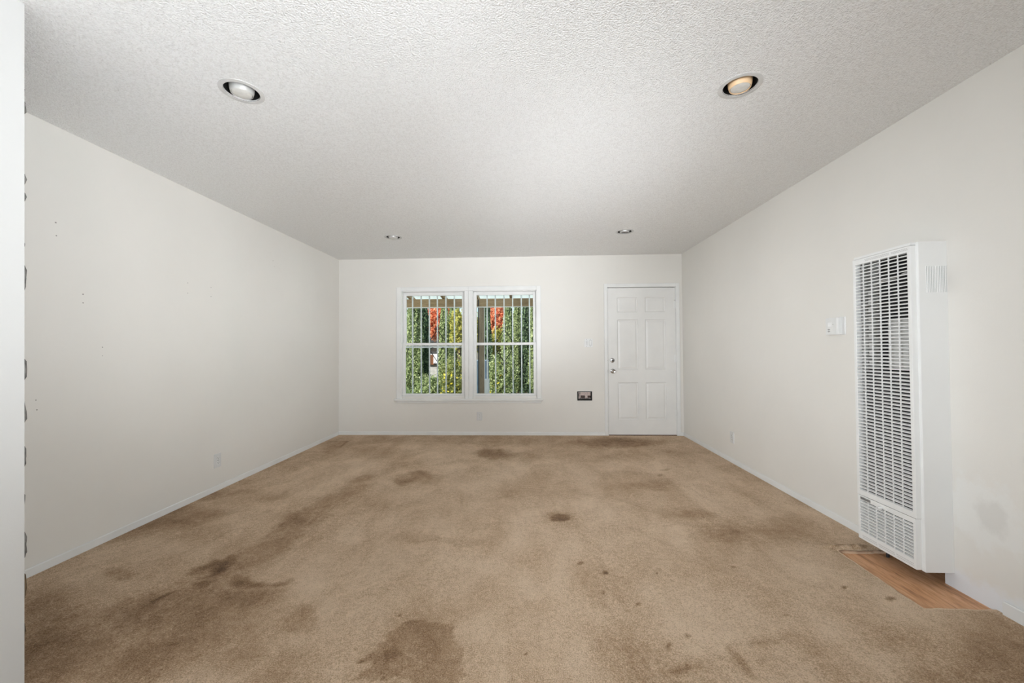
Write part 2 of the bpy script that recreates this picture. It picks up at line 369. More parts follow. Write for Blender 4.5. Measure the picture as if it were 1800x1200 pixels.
# subfloor
b = MB(); b.box(XL - WT, XR + WT, YF - WT, D + WT + 0.1, -0.10, -0.012)
tag(b.build('floor', M['plywood']), 'bare orange brown plywood subfloor showing below the heater', 'floor', kind='structure')

LIGHTS = [(-1.3827, 1.8629), (1.0411, 1.944), (-1.4988, 4.3923), (1.0714, 4.3506)]
def zc(x): return ZL + (ZR - ZL) * (x - XL) / (XR - XL)
b = MB(); h = 0.10
grid_slab(b, 'z', 2.44, 2.56, (XL - 0.02, XR + 0.02), (YF - 0.02, D + 0.02), [(x - h, x + h, y - h, y + h) for x, y in LIGHTS])
K = 32
for x, y in LIGHTS:
    vs = []; fs = []
    for j in range(K):
        t = 2 * math.pi * (j + 0.5) / K; c_, s_ = math.cos(t), math.sin(t); m_ = max(abs(c_), abs(s_))
        vs += [(x + 0.08 * c_, y + 0.08 * s_, 2.44), (x + h * c_ / m_, y + h * s_ / m_, 2.44), (x + 0.08 * c_, y + 0.08 * s_, 2.56)]
    for j in range(K):
        k2 = (j + 1) % K; fs += [(3 * j, 3 * j + 1, 3 * k2 + 1, 3 * k2), (3 * j, 3 * k2, 3 * k2 + 2, 3 * j + 2)]
    b.add(vs, fs)
    for sx in (-1, 1):
        for sy in (-1, 1):   # corner triangles of the square
            t1 = math.pi / 4 - math.pi / K; m1 = math.cos(t1)
            e = h * math.sin(t1) / m1
            b.add([(x + sx * h, y + sy * h, 2.44), (x + sx * h, y + sy * e, 2.44), (x + sx * e, y + sy * h, 2.44)], [(0, 1, 2)])
b.v = [(x, y, z - 2.44 + zc(x)) for x, y, z in b.v]
o = b.build('ceiling', M['ceiling']); tag(o, 'white spray textured ceiling with four recessed lights', 'ceiling', kind='structure')

def board(name, pts_box, label):
    b = MB()
    for q in pts_box: b.bbox(*q)
    return tag(b.build(name, M['trim']), label, 'baseboard', kind='structure')
BH = 0.046
board('baseboard_back', [(XL, 1.049, D - 0.011, D, 0.0, BH, 0.004, 'z+'), (2.0615, XR, D - 0.011, D, 0.0, BH, 0.004, 'z+')], 'low white baseboard along the far wall under the window')
board('baseboard_left', [(XL, XL + 0.011, -3.88, D - 0.011, 0.0, BH, 0.004, 'z+')], 'low white baseboard along the left wall')
board('baseboard_right', [(XR - 0.011, XR, 2.60, D - 0.011, 0.0, BH, 0.004, 'z+')], 'low white baseboard on the right wall from the door corner to the heater')
board('baseboard_right', [(XR - 0.013, XR, -3.88, 1.852, -0.002, 0.058, 0.004, 'z+')], 'scuffed white baseboard end on the right wall nearer than the heater')

# partition in the left foreground and its stone cladding
PX = -1.7945
def px_(z): return -1.7731 - 0.01707 * z      # wall edge tilted with height to hold one image column
b = MB(); b.prism([(px_(0) - 0.14, 0.003), (px_(0), 0.003), (px_(2.5), 2.5), (px_(2.5) - 0.14, 2.5)], 'y', -1.2, 1.35)
tag(b.build('wall_partition', M['partition']), 'bright white wall end along the left edge of the picture', 'wall', kind='structure')
ELL = [(-1.703, 2.105, 0.099, 0.003, 0.056, -0.069, 0.8, 0.7), (-1.666, 2.192, 0.071, 0.002, 0.044, -0.058, 0.45, 0.7), (-1.357, 1.999, 0.123, 0.003, 0.033, -0.048, 0.75, 0.7), (-1.459, 1.911, 0.238, 0.007, 0.099, -0.129, 0.35, 1.0), (-2.171, 2.048, 0.091, 0.003, 0.065, -0.061, 0.35, 0.6), (-1.821, 1.626, 0.459, 0.014, 0.256, -0.227, 0.38, 1.0), (-1.775, 1.448, 0.366, 0.011, 0.182, -0.147, 0.3, 1.0), (-2.196, 1.723, 0.181, 0.005, 0.266, -0.207, 0.3, 1.0), (-1.639, 1.778, 0.21, 0.006, 0.104, -0.112, 0.3, 0.9), (-1.243, 1.678, 0.27, 0.008, 0.133, -0.178, 0.22, 1.0), (-1.02, 3.677, 0.191, 0.004, 0.04, -0.144, 0.55, 0.8), (-1.098, 3.533, 0.072, 0.002, 0.028, -0.089, 0.5, 0.8), (-1.444, 4.398, 0.383, 0.007, 0.097, -0.295, 0.16, 1.0), (-0.382, 4.487, 0.206, 0.003, 0.016, -0.19, 0.5, 0.8), (-0.047, 4.352, 0.248, 0.004, 0.002, -0.2, 0.25, 0.9), (1.125, 5.052, 0.532, 0.007, -0.053, -0.237, 0.6, 0.8), (0.878, 4.684, 0.725, 0.011, -0.076, -0.4, 0.3, 1.0), (0.222, 2.811, 0.068, 0.002, -0.005, -0.065, 0.75, 0.3), (0.225, 2.802, 0.095, 0.002, -0.007, -0.083, 0.3, 0.8), (-0.202, 5.159, 2.346, 0.032, 0.009, -0.25, 0.3, 1.0), (-2.127, 4.772, 0.419, 0.006, 0.144, -0.322, 0.3, 1.0), (0.558, 1.625, 0.011, 0.0, -0.01, -0.027, 0.7, 0.6), (0.594, 1.505, 0.054, 0.002, -0.008, -0.021, 0.4, 0.8), (0.961, 1.655, 0.114, 0.003, -0.022, -0.037, 0.3, 0.9), (0.406, 2.136, 0.015, 0.0, -0.003, -0.016, 0.9, 0.5), (0.676, 2.144, 0.009, 0.0, -0.003, -0.011, 0.9, 0.5), (0.291, 2.216, 0.019, 0.001, -0.002, -0.017, 0.6, 0.5), (1.56, 2.043, 0.014, 0.0, -0.009, -0.012, 0.9, 0.5), (1.699, 1.949, 0.026, 0.001, -0.012, -0.013, 0.8, 0.6), (0.511, 1.873, 0.01, 0.0, -0.002, -0.008, 0.8, 0.5), (-0.004, 1.557, 0.007, 0.0, -0.0, -0.006, 0.9, 0.5), (0.655, 1.678, 0.009, 0.0, -0.004, -0.01, 0.8, 0.5), (1.104, 2.199, 0.009, 0.0, -0.006, -0.011, 0.5, 0.5), (1.146, 1.821, 0.01, 0.0, -0.007, -0.011, 0.6, 0.5), (0.36, 1.959, 0.008, 0.0, -0.002, -0.009, 0.7, 0.5), (1.746, 1.505, 0.302, 0.009, -0.251, -0.213, 0.6, 1.0), (1.815, 1.735, 0.303, 0.009, -0.123, -0.116, 0.3, 1.0), (1.806, 2.709, 0.279, 0.007, -0.111, -0.165, 0.3, 1.0), (1.418, 2.541, 0.21, 0.005, -0.066, -0.118, 0.22, 1.0), (1.244, 2.613, 0.181, 0.005, -0.045, -0.094, 0.2, 1.0), (-0.977, 1.714, 0.065, 0.002, 0.032, -0.056, 0.38, 0.8), (-2.487, 2.783, 0.289, 0.007, 0.166, -0.185, 0.35, 0.9), (-2.405, 3.172, 0.422, 0.01, 0.092, -0.121, 0.3, 0.9), (-2.712, 3.14, 0.14, 0.003, 0.083, -0.096, 0.3, 0.9), (-2.556, 2.556, 0.305, 0.008, 0.127, -0.126, 0.3, 0.9), (-2.864, 3.435, 0.612, 0.013, 0.166, -0.198, 0.2, 1.0), (-2.645, 4.047, 0.359, 0.007, 0.129, -0.196, 0.22, 1.0), (-2.342, 4.382, 0.322, 0.005, 0.098, -0.184, 0.25, 1.0), (-1.33, 1.87, 0.164, 0.005, 0.042, -0.059, 0.35, 0.8), (-1.638, 1.952, 0.04, 0.001, 0.031, -0.037, 0.5, 0.8), (-1.583, 1.651, 0.012, 0.0, 0.006, -0.007, 0.6, 0.6), (-1.582, 1.53, 0.016, 0.0, 0.006, -0.006, 0.6, 0.6), (-1.437, 1.573, 0.014, 0.0, 0.006, -0.006, 0.6, 0.6), (-2.006, 1.547, 0.023, 0.001, 0.008, -0.006, 0.7, 0.6), (-0.634, 1.51, 0.011, 0.0, 0.003, -0.008, 0.9, 0.4), (-0.534, 1.44, 0.006, 0.0, 0.002, -0.005, 0.9, 0.5), (-0.579, 1.778, 0.008, 0.0, 0.002, -0.008, 0.9, 0.5), (-0.672, 2.487, 0.143, 0.004, 0.02, -0.073, 0.25, 0.9), (-0.451, 2.456, 0.211, 0.006, 0.01, -0.057, 0.2, 0.9), (-0.221, 3.222, 0.322, 0.007, 0.011, -0.169, 0.15, 1.0), (0.358, 3.504, 0.495, 0.011, -0.029, -0.281, 0.15, 1.0), (-1.023, 1.471, 0.214, 0.007, 0.071, -0.101, 0.25, 1.0), (-0.539, 1.57, 0.027, 0.001, 0.009, -0.026, 0.3, 0.8), (1.061, 3.476, 0.292, 0.006, -0.035, -0.112, 0.2, 0.9), (1.192, 2.873, 0.16, 0.004, -0.032, -0.076, 0.2, 0.9), (0.74, 1.525, 0.189, 0.006, -0.029, -0.058, 0.2, 1.0), (1.295, 1.656, 0.271, 0.008, -0.049, -0.062, 0.1, 1.0), (1.338, 3.931, 0.077, 0.001, -0.013, -0.036, 0.3, 0.7), (1.226, 3.755, 0.021, 0.0, -0.011, -0.033, 0.5, 0.6)]  # carpet stains, plus a broad darker area in the near right corner
STROKE = [(-1.493, 3.586, -1.589, 2.165, 0.13, 0.42), (-1.493, 3.586, -1.061, 4.404, 0.09, 0.12), (-1.886, 1.5, -1.71, 1.95, 0.16, 0.18), (0.787, 1.619, 0.802, 1.481, 0.02, 0.45), (-2.553, 4.526, -2.32, 4.53, 0.012, 0.6), (-2.555, 5.032, -2.304, 5.035, 0.012, 0.6), (-2.319, 5.035, -2.268, 4.742, 0.01, 0.4), (-1.777, 1.831, -1.754, 1.902, 0.012, 0.5), (-1.085, 2.122, -0.99, 2.152, 0.008, 0.0)]
POLY = [([(-0.643, 1.51), (-0.624, 1.544), (-0.596, 1.566), (-0.602, 1.599), (-0.565, 1.625), (-0.597, 1.643), (-0.556, 1.699), (-0.53, 1.735), (-0.445, 1.737), (-0.433, 1.72), (-0.339, 1.73), (-0.315, 1.645), (-0.248, 1.55), (-0.246, 1.495), (-0.228, 1.459), (-0.258, 1.419), (-0.269, 1.35), (-0.365, 1.347), (-0.414, 1.424), (-0.487, 1.444), (-0.524, 1.42), (-0.565, 1.409), (-0.627, 1.429), (-0.596, 1.476), (-0.588, 1.509), (-0.62, 1.508)], 0.22), ([(0.733, 3.919), (1.274, 3.807), (1.28, 3.358), (1.292, 2.875), (1.022, 2.689), (0.814, 3.015), (0.604, 3.24)], 0.07)]
# ------------------------------------------------------------------ carpet
CX0, CY0, CY1 = 1.794, 1.885, 2.388      # corner of the cut-out that bares the plywood
def vnoise(x, y, sc, seed):
    rs = np.random.RandomState(seed); G = rs.rand(256, 256)
    X = x * sc + 100; Y = y * sc + 100; i = np.floor(X).astype(int); j = np.floor(Y).astype(int)
    u = X - i; v = Y - j; u = u * u * (3 - 2 * u); v = v * v * (3 - 2 * v)
    g = lambda a, c: G[a % 256, c % 256]
    return (g(i, j) * (1 - u) + g(i + 1, j) * u) * (1 - v) + (g(i, j + 1) * (1 - u) + g(i + 1, j + 1) * u) * v
def fbm(x, y, sc, seed, o=5):
    a = 0; t = 0; w = 1
    for k in range(o): a = a + w * vnoise(x, y, sc * 2 ** k, seed + k); t += w; w *= 0.55
    return a / t
def axis_pts(segs):
    out = []
    for a, c, st in segs:
        n_ = max(1, int(round((c - a) / st))); out += list(np.linspace(a, c, n_, endpoint=False))
    out.append(segs[-1][1]); return np.array(out)
xs = axis_pts([(XL + 0.001, 1.70, 0.0125), (1.70, CX0, 0.010), (CX0, XR - 0.001, 0.010)])
ys = axis_pts([(YF + 0.001, 0.8, 0.1), (0.8, 1.8, 0.011), (1.8, CY0, 0.010), (CY0, CY1, 0.012), (CY1, 2.55, 0.008), (2.55, D - 0.001, 0.016)])
GX, GY = np.meshgrid(xs, ys, indexing='ij')
x = GX.ravel(); y = GY.ravel()
STN = np.zeros_like(x); PAT = np.zeros_like(x)
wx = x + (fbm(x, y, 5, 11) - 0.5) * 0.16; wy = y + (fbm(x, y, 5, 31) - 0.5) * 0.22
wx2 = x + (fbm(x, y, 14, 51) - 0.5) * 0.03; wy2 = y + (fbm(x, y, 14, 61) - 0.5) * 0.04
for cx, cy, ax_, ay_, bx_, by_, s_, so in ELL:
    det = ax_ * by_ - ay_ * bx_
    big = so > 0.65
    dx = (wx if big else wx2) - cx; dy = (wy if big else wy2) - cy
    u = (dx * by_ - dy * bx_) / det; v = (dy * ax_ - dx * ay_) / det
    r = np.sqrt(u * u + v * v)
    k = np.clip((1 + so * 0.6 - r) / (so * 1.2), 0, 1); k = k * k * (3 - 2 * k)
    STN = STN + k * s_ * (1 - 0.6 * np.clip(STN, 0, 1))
for x0, y0, x1, y1, w_, s_ in STROKE:
    d = np.array([x1 - x0, y1 - y0]); L2 = d @ d
    t = np.clip(((wx2 - x0) * d[0] + (wy2 - y0) * d[1]) / L2, 0, 1)
    r = np.hypot(wx2 - x0 - t * d[0], wy2 - y0 - t * d[1])
    r = np.hypot((wx if w_ > 0.05 else wx2) - x0 - t * d[0], (wy if w_ > 0.05 else wy2) - y0 - t * d[1]) if w_ > 0.05 else r
    k = np.clip(1.5 - r / w_, 0, 1); STN += s_ * k * k * (3 - 2 * k)
for pts, s_ in POLY:
    inside = np.zeros(len(x), bool); n_ = len(pts)
    for i in range(n_):
        (xa, ya), (xb, yb) = pts[i], pts[(i + 1) % n_]
        if ya == yb: continue
        c_ = ((ya > wy2) != (yb > wy2)) & (wx2 < (xb - xa) * (wy2 - ya) / (yb - ya) + xa); inside ^= c_
    PAT += s_ * inside
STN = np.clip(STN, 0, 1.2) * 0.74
# soiling drawn out along the room's traffic lines
STN += np.clip(fbm(x * 1.6, y * 0.7, 1.6, 77) - 0.52, 0, 1) * 0.7
z = (fbm(x, y, 2.2, 91) - 0.5) * 0.008 + (fbm(x, y, 40, 95, 2) - 0.5) * 0.003
edge = np.minimum(np.minimum(x - XL, XR - x), D - y)
z = z * np.clip(edge / 0.15, 0, 1) - 0.001
# rumpled loose edge at the far side of the cut-out
inl = (x > CX0 - 0.07) & (y > CY1 - 0.02) & (y < CY1 + 0.10)
fy = np.clip(1 - np.abs(y - (CY1 + 0.035)) / 0.055, 0, 1)
fx = np.clip((x - CX0 + 0.07) / 0.06, 0, 1)
z = z + inl * fx * fy * (0.016 + 0.034 * (fbm(x, y * 1.5, 26, 7, 3) - 0.35))
STN += inl * fx * fy * (fbm(x, y * 2, 30, 17, 3) - 0.35) * 1.1
nx_, ny_ = len(xs), len(ys)
ic = int(np.argmin(abs(xs - CX0))); j0 = int(np.argmin(abs(ys - CY0))); j1 = int(np.argmin(abs(ys - CY1)))
V3 = np.stack([x, y, z], 1)
def vid(i, j): return i * ny_ + j
# ragged knife-cut edges
for j in range(j0, j1 + 1):
    V3[vid(ic, j), 0] += (fbm(np.array([0.0]), np.array([ys[j]]), 25, 3)[0] - 0.5) * 0.012 - 0.018 * (1 - (ys[j] - CY0) / (CY1 - CY0)) * 0.6
for i in range(ic, nx_):
    V3[vid(i, j1), 1] += (fbm(np.array([xs[i]]), np.array([5.0]), 28, 4)[0] - 0.5) * 0.022
    V3[vid(i, j0), 1] += (fbm(np.array([xs[i]]), np.array([7.0]), 25, 4)[0] - 0.5) * 0.010
I, J = np.meshgrid(np.arange(nx_ - 1), np.arange(ny_ - 1), indexing='ij')
I = I.ravel(); J = J.ravel()
keep = ~((I >= ic) & (J >= j0) & (J < j1)); I = I[keep]; J = J[keep]
Q = np.stack([vid(I, J), vid(I + 1, J), vid(I + 1, J + 1), vid(I, J + 1)], 1)
loop = [vid(ic, j) for j in range(j0, j1 + 1)]
loops = [[vid(i, j0) for i in range(nx_ - 1, ic, -1)] + loop + [vid(i, j1) for i in range(ic + 1, nx_)]]
ev = []; ef = []; n0 = len(V3)
L_ = loops[0]
for k in L_: ev.append((V3[k, 0] + 0.003, V3[k, 1], -0.0118))
for k in range(len(L_) - 1): ef.append((L_[k], L_[k + 1], n0 + k + 1, n0 + k))
allv = np.vstack([V3, np.array(ev)]); allf = np.vstack([Q, np.array(ef)])
me = bpy.data.meshes.new('carpet')
me.vertices.add(len(allv)); me.vertices.foreach_set('co', allv.ravel())
me.loops.add(allf.size); me.loops.foreach_set('vertex_index', allf.ravel().astype(np.int32))
me.polygons.add(len(allf)); me.polygons.foreach_set('loop_start', np.arange(0, allf.size, 4, dtype=np.int32)); me.polygons.foreach_set('loop_total', np.full(len(allf), 4, dtype=np.int32))
me.update(calc_edges=True); me.validate()
me.polygons.foreach_set('use_smooth', np.ones(len(me.polygons), bool))
for k in L_: STN[k] = min(STN[k], 0) - 0.45
at = me.attributes.new('stain_tone', 'FLOAT', 'POINT')
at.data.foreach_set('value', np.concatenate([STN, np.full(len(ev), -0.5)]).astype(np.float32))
at2 = me.attributes.new('patch', 'FLOAT', 'POINT')
at2.data.foreach_set('value', np.concatenate([PAT, np.zeros(len(ev))]).astype(np.float32))
me.materials.append(M['carpet'])
carpet = bpy.data.objects.new('carpet', me); scn.collection.objects.link(carpet)
ORIG['carpet'] = Vector((0, 0, 0))
tag(carpet, 'stained brown wall to wall carpet with a cut out corner by the heater', 'carpet')

# ------------------------------------------------------------------ windows
def window(n_, w, label):
    x0, x1, z0, z1 = w
    t = thing('window_%d' % n_, ((x0 + x1) / 2, D + 0.05, z0), label, 'window', kind='structure')
    # jamb lining
    b = MB()
    b.box(x0 - 0.0005, x0 + 0.012, D - 0.002, D + WT, z0, z1); b.box(x1 - 0.012, x1 + 0.0005, D - 0.002, D + WT, z0, z1)
    b.box(x0, x1, D - 0.002, D + WT, z1 - 0.012, z1 + 0.0005); b.box(x0, x1, D - 0.002, D + WT, z0 - 0.0005, z0 + 0.012)
    b.build('window_frame', M['trim'], t)
    st = 0.038
    xa, xb = x0 + 0.012, x1 - 0.012
    for nm, y, za, zb, bot, top in (('lower_sash', D + 0.022, z0 + 0.012, 1.268, 0.024, 0.036), ('upper_sash', D + 0.060, 1.232, z1 - 0.012, 0.036, 0.047)):
        b = MB()
        for q in ((xa, xa + st, y, y + 0.032, za, zb), (xb - st, xb, y, y + 0.032, za, zb), (xa + st, xb - st, y, y + 0.032, za, za + bot), (xa + st, xb - st, y, y + 0.032, zb - top, zb)):
            b.box(*q)
        s = b.build(nm, M['trim'], t, bevel=0.003)
        b = MB(); b.box(xa + st - 0.004, xb - st + 0.004, y + 0.014, y + 0.018, za + bot - 0.004, zb - top + 0.004)
        b.build('pane', M['glass'], s)
    if n_ == 1:
        pass
    return t
window(1, WIN[0], 'left of the two white double hung windows on the far wall')
window(2, WIN[1], 'right of the two white double hung windows on the far wall')
b = MB()
cy = D - 0.016
b.bbox(-1.809, WIN[0][0] + 0.004, cy, D, 0.497, 2.0415, 0.004, 'y-'); b.bbox(WIN[1][1] - 0.004, 0.1925, cy, D, 0.497, 2.0445, 0.004, 'y-')
b.bbox(WIN[0][0] + 0.004, (WIN[0][1] + WIN[1][0]) / 2, cy, D, WIN[0][3] - 0.004, 2.0425, 0.004, 'y-'); b.bbox((WIN[0][1] + WIN[1][0]) / 2, WIN[1][1] - 0.004, cy, D, WIN[0][3] - 0.004, 2.0445, 0.004, 'y-')
mx = (WIN[0][1] + WIN[1][0]) / 2
b.bbox(WIN[0][1] - 0.004, mx - 0.001, cy, D, 0.497, 1.984, 0.004, 'y-'); b.bbox(mx + 0.001, WIN[1][0] + 0.004, cy - 0.001, D, 0.497, 1.984, 0.004, 'y-')
tag(b.build('trim_1', M['trim']), 'white moulded casing framing both windows', 'window trim', kind='structure')
b = MB(); b.bbox(-1.833, 0.215, D - 0.045, D + 0.02, 0.474, 0.4975, 0.004, 'y-')
b.bbox(-1.8045, 0.190, D - 0.012, D, 0.440, 0.474, 0.003, 'y-')
tag(b.build('trim_2', M['trim']), 'white sill board with apron below the windows', 'window sill', kind='structure')

# ------------------------------------------------------------------ door
dr = thing('door_1', (1.555, D + 0.03, 0), 'white six panel entry door in the right corner of the far wall', 'door', kind='structure')
b = MB()
b.bbox(1.050, 1.094, D - 0.014, D, 0, 2.058, 0.003, 'y-'); b.bbox(2.0165, 2.0610, D - 0.014, D, 0, 2.058, 0.003, 'y-'); b.bbox(1.094, 2.0165, D - 0.014, D, 2.0095, 2.058, 0.003, 'y-')
b.build('door_casing', M['trim'], dr)
b = MB()   # jamb and stop
b.box(1.0945, 1.0985, D - 0.006, D + WT, 0, 2.008); b.box(2.0115, 2.0165, D - 0.006, D + WT, 0, 2.008); b.box(1.0985, 2.0115, D - 0.006, D + WT, 2.0065, 2.0095)
b.box(1.0985, 1.115, D + 0.052, D + 0.07, 0, 2.006); b.box(1.995, 2.0115, D + 0.052, D + 0.07, 0, 2.006); b.box(1.115, 1.995, D + 0.052, D + 0.07, 1.985, 2.006)
b.build('door_jamb', M['trim'], dr)
DP = [(1.2277, 1.5045, 1.668, 1.872), (1.605, 1.8745, 1.668, 1.872), (1.2285, 1.5035, 0.8915, 1.568), (1.604, 1.8735, 0.8915, 1.568), (1.231, 1.5035, 0.214, 0.714), (1.605, 1.876, 0.214, 0.714)]
dy = D + 0.006
b = MB(); grid_slab(b, 'y', dy, dy + 0.010, (1.1015, 2.0100), (0.010, 2.0005), [(p[0], p[1], p[2], p[3]) for p in DP])
b.box(1.1015, 2.0100, dy + 0.010, dy + 0.043, 0.010, 2.0005)
slab = b.build('door_slab', M['door'], dr)
for p in DP:
    b = MB(); g = 0.004; c = 0.012
    # ovolo groove then raised field
    x0, x1, z0, z1 = p
    def ring(y, i): return [(x0 + i, y, z0 + i), (x1 - i, y, z0 + i), (x1 - i, y, z1 - i), (x0 + i, y, z1 - i)]
    prof = [(dy, 0.0005), (dy + 0.0055, 0.005), (dy + 0.0075, 0.010), (dy + 0.0075, 0.014), (dy + 0.001, 0.034)]
    vs = []; fs = []
    for y_, i_ in prof: vs += ring(y_, i_)
    for k in range(len(prof) - 1):
        for q in range(4): fs.append((k * 4 + q, k * 4 + (q + 1) % 4, k * 4 + 4 + (q + 1) % 4, k * 4 + 4 + q))
    k = (len(prof) - 1) * 4; fs.append((k, k + 1, k + 2, k + 3))
    b.add(vs, fs); b.build('panel', M['door'], slab)
for z_, nm in ((1.0153, 'deadbolt'), (0.8701, 'door_knob')):
    b = MB(); c0 = (1.1585 if nm == 'deadbolt' else 1.163, dy, z_)
    if nm == 'deadbolt':
        b.lathe(c0, (0, -1, 0), [(0.031, 0), (0.031, 0.006), (0.026, 0.014), (0.014, 0.016)], 28, cap1=True)
        kb = b.build(nm, M['chrome'], dr)
        b = MB(); b.bbox(c0[0] - 0.017, c0[0] + 0.017, dy - 0.030, dy - 0.014, z_ - 0.005, z_ + 0.005, 0.002, 'y-'); b.build('thumb_turn', M['iron'], kb)
    else:
        b.lathe(c0, (0, -1, 0), [(0.031, 0), (0.031, 0.005), (0.014, 0.010), (0.012, 0.028), (0.022, 0.034), (0.027, 0.044), (0.026, 0.056), (0.018, 0.062), (0.008, 0.0605)], 28, cap1=True)
        b.build(nm, M['chrome'], dr)
for za, zb in ((1.715, 1.815), (0.985, 1.090), (0.235, 0.345)):
    b = MB()
    for q in range(5):
        a = za + (zb - za) * q / 5; b.lathe((2.0107, D - 0.002, a + 0.0005), (0, 0, 1), [(0.0052, 0), (0.0052, (zb - za) / 5 - 0.002)], 10, True, True)
    b.box(1.985, 2.0095, dy - 0.0018, dy, za, zb)
    b.build('hinge', M['trim'], dr)
b = MB(); b.box(2.0035, 2.0095, dy - 0.003, dy - 0.0019, 1.822, 1.832); b.build('hinge_screw', M['ink'], dr)
b = MB(); b.box(1.0985, 2.0115, D + 0.0, D + 0.05, -0.004, 0.0035); b.build('threshold', M['dark_wood'], dr)
b = MB(); b.box(1.095, 1.0965, D - 0.0065, D - 0.0055, 1.010, 1.020); b.box(1.095, 1.0965, D - 0.0065, D - 0.0055, 0.85, 0.89); b.build('strike_plate', M['iron'], dr)

# ------------------------------------------------------------------ wall fittings
def to_wall(v, wall, c):
    """local fitting frame (u right, w up, d out of wall, metres) to world for a wall"""
    u, w, d = v
    if wall == 'back': return (c[0] + u, c[1] - d, c[2] + w)
    if wall == 'left': return (c[0] + d, c[1] + u, c[2] + w)
    return (c[0] - d, c[1] - u, c[2] + w)
class FB(MB):
    def __init__(s, wall, c): super().__init__(); s.wall = wall; s.c = c
    def add(s, vs, fs, sm=False): return super().add([to_wall(v, s.wall, s.c) for v in vs], fs, sm)
def lbox(fb, u0, u1, w0, w1, d0, d1, c=0):
    # local boxes: x=u y=w z=d
    if c: fb.bbox(u0, u1, w0, w1, d0, d1, c, 'z+')
    else: fb.box(u0, u1, w0, w1, d0, d1)
def outlet(wall, c, label, sc=1.0, decora=False):
    t = thing('wall_outlet', c, label, 'outlet', 'white duplex wall outlets')
    f = FB(wall, c); lbox(f, -0.0375 * sc, 0.0375 * sc, -0.058, 0.058, 0, 0.005, 0.0025); f.build('cover_plate', M['plastic_grey'], t)
    for s_ in (-1, 1):
        f = FB(wall, c)
        pts = [(0.0165 * math.cos(a), s_ * 0.0205 + 0.0135 * math.sin(a)) for a in [k * math.pi / 8 for k in range(16)]]
        f.prism(pts, 'z', 0.004, 0.0075); r = f.build('receptacle', M['plastic'], t)
        f = FB(wall, c); zc_ = s_ * 0.0205
        lbox(f, -0.0085, -0.0055, zc_ - 0.001, zc_ + 0.008, 0.0074, 0.0082); lbox(f, 0.0055, 0.0085, zc_ - 0.001, zc_ + 0.008, 0.0074, 0.0082)
        lbox(f, -0.0025, 0.0025, zc_ - 0.009, zc_ - 0.004, 0.0074, 0.0082)
        f.build('slot', M['slot'], r)
    f = FB(wall, c); f.lathe((0, 0, 0.0045), (0, 0, 1), [(0.003, 0), (0.003, 0.0015)], 10, True, True); f.build('screw', M['slot'], t)
outlet('back', (-0.657, D, 0.259), 'white wall outlet under the windows on the far wall')
outlet('left', (XL, 3.277, 0.252), 'white wall outlet low on the left wall')
outlet('right', (XR, 4.177, 0.259), 'white wall outlet low on the right wall between heater and door')
# double switch
c = (0.8375, D, 1.2545)
t = thing('switch_plate', c, 'white double light switch plate left of the entry door', 'light switch')
f = FB('back', c); lbox(f, -0.0575, 0.0575, -0.058, 0.058, 0, 0.005, 0.0025); f.build('cover_plate', M['plastic'], t)
f = FB('back', c); lbox(f, -0.039, -0.009, -0.033, 0.033, 0.0045, 0.0062); sw = f.build('switch', M['plastic_grey'], t)
f = FB('back', c); lbox(f, -0.0275, -0.0205, -0.006, 0.010, 0.006, 0.016, 0.002); lbox(f, -0.026, -0.022, -0.016, -0.012, 0.006, 0.0068); f.build('toggle', M['plastic_grey'], sw)
f = FB('back', c); lbox(f, 0.009, 0.039, -0.033, 0.033, 0.0045, 0.0065); rk = f.build('switch', M['slot'], t)
f = FB('back', c); f.prism([(-0.031, 0.0062), (0.031, 0.0062), (0.031, 0.0105), (0, 0.0075), (-0.031, 0.0072)], 'x', 0.0105, 0.0375); f.build('rocker', M['plastic'], rk)
for u in (-0.024, 0.024):
    for w_ in (-0.048, 0.048):
        f = FB('back', c); f.lathe((u, w_, 0.0045), (0, 0, 1), [(0.003, 0), (0.003, 0.0013)], 10, True, True); f.build('screw', M['slot'], t)
# open wall box
c = (0.779, D, 0.535)
t = thing('wall_box', c, 'open black wall box without a cover between window and door', 'wall box')
f = FB('back', c)
grid = MB(); grid_slab(grid, 'z', -0.045, 0.006, (-0.100, 0.100), (-0.062, 0.062), [(-0.086, 0.086, -0.047, 0.053)])
f.add(grid.v, grid.f); f.build('frame', M['brown'] if False else M['black'], t)
f = FB('back', c); lbox(f, -0.0875, 0.0875, -0.048, 0.054, -0.047, -0.043); f.build('back_panel', M['paper'], t)
f = FB('back', c); lbox(f, -0.050, 0.006, -0.030, 0.000, -0.043, -0.022, 0.003); f.build('wiring_device', M['brown'], t)
f = FB('back', c); lbox(f, 0.045, 0.084, -0.030, -0.002, -0.043, -0.028, 0.003); f.build('wiring_device', M['brown'], t)
f = FB('back', c)
for k in range(5):
    u = -0.06 + k * 0.028
    f.tube([(u, -0.044, -0.035), (u + 0.006, -0.036, -0.022), (u + 0.014, -0.038, -0.018), (u + 0.02, -0.044, -0.03)], 0.0035, 6)
f.build('wires', M['ink'], t)
f = FB('back', c); f.tube([(-0.078, 0.02, -0.036), (-0.07, 0.03, -0.026), (-0.058, 0.026, -0.024), (-0.05, 0.04, -0.036)], 0.003, 6); f.tube([(-0.08, -0.01, -0.036), (-0.074, 0.008, -0.026), (-0.066, -0.002, -0.03)], 0.003, 6)
f.build('wires', M['badge'], t)
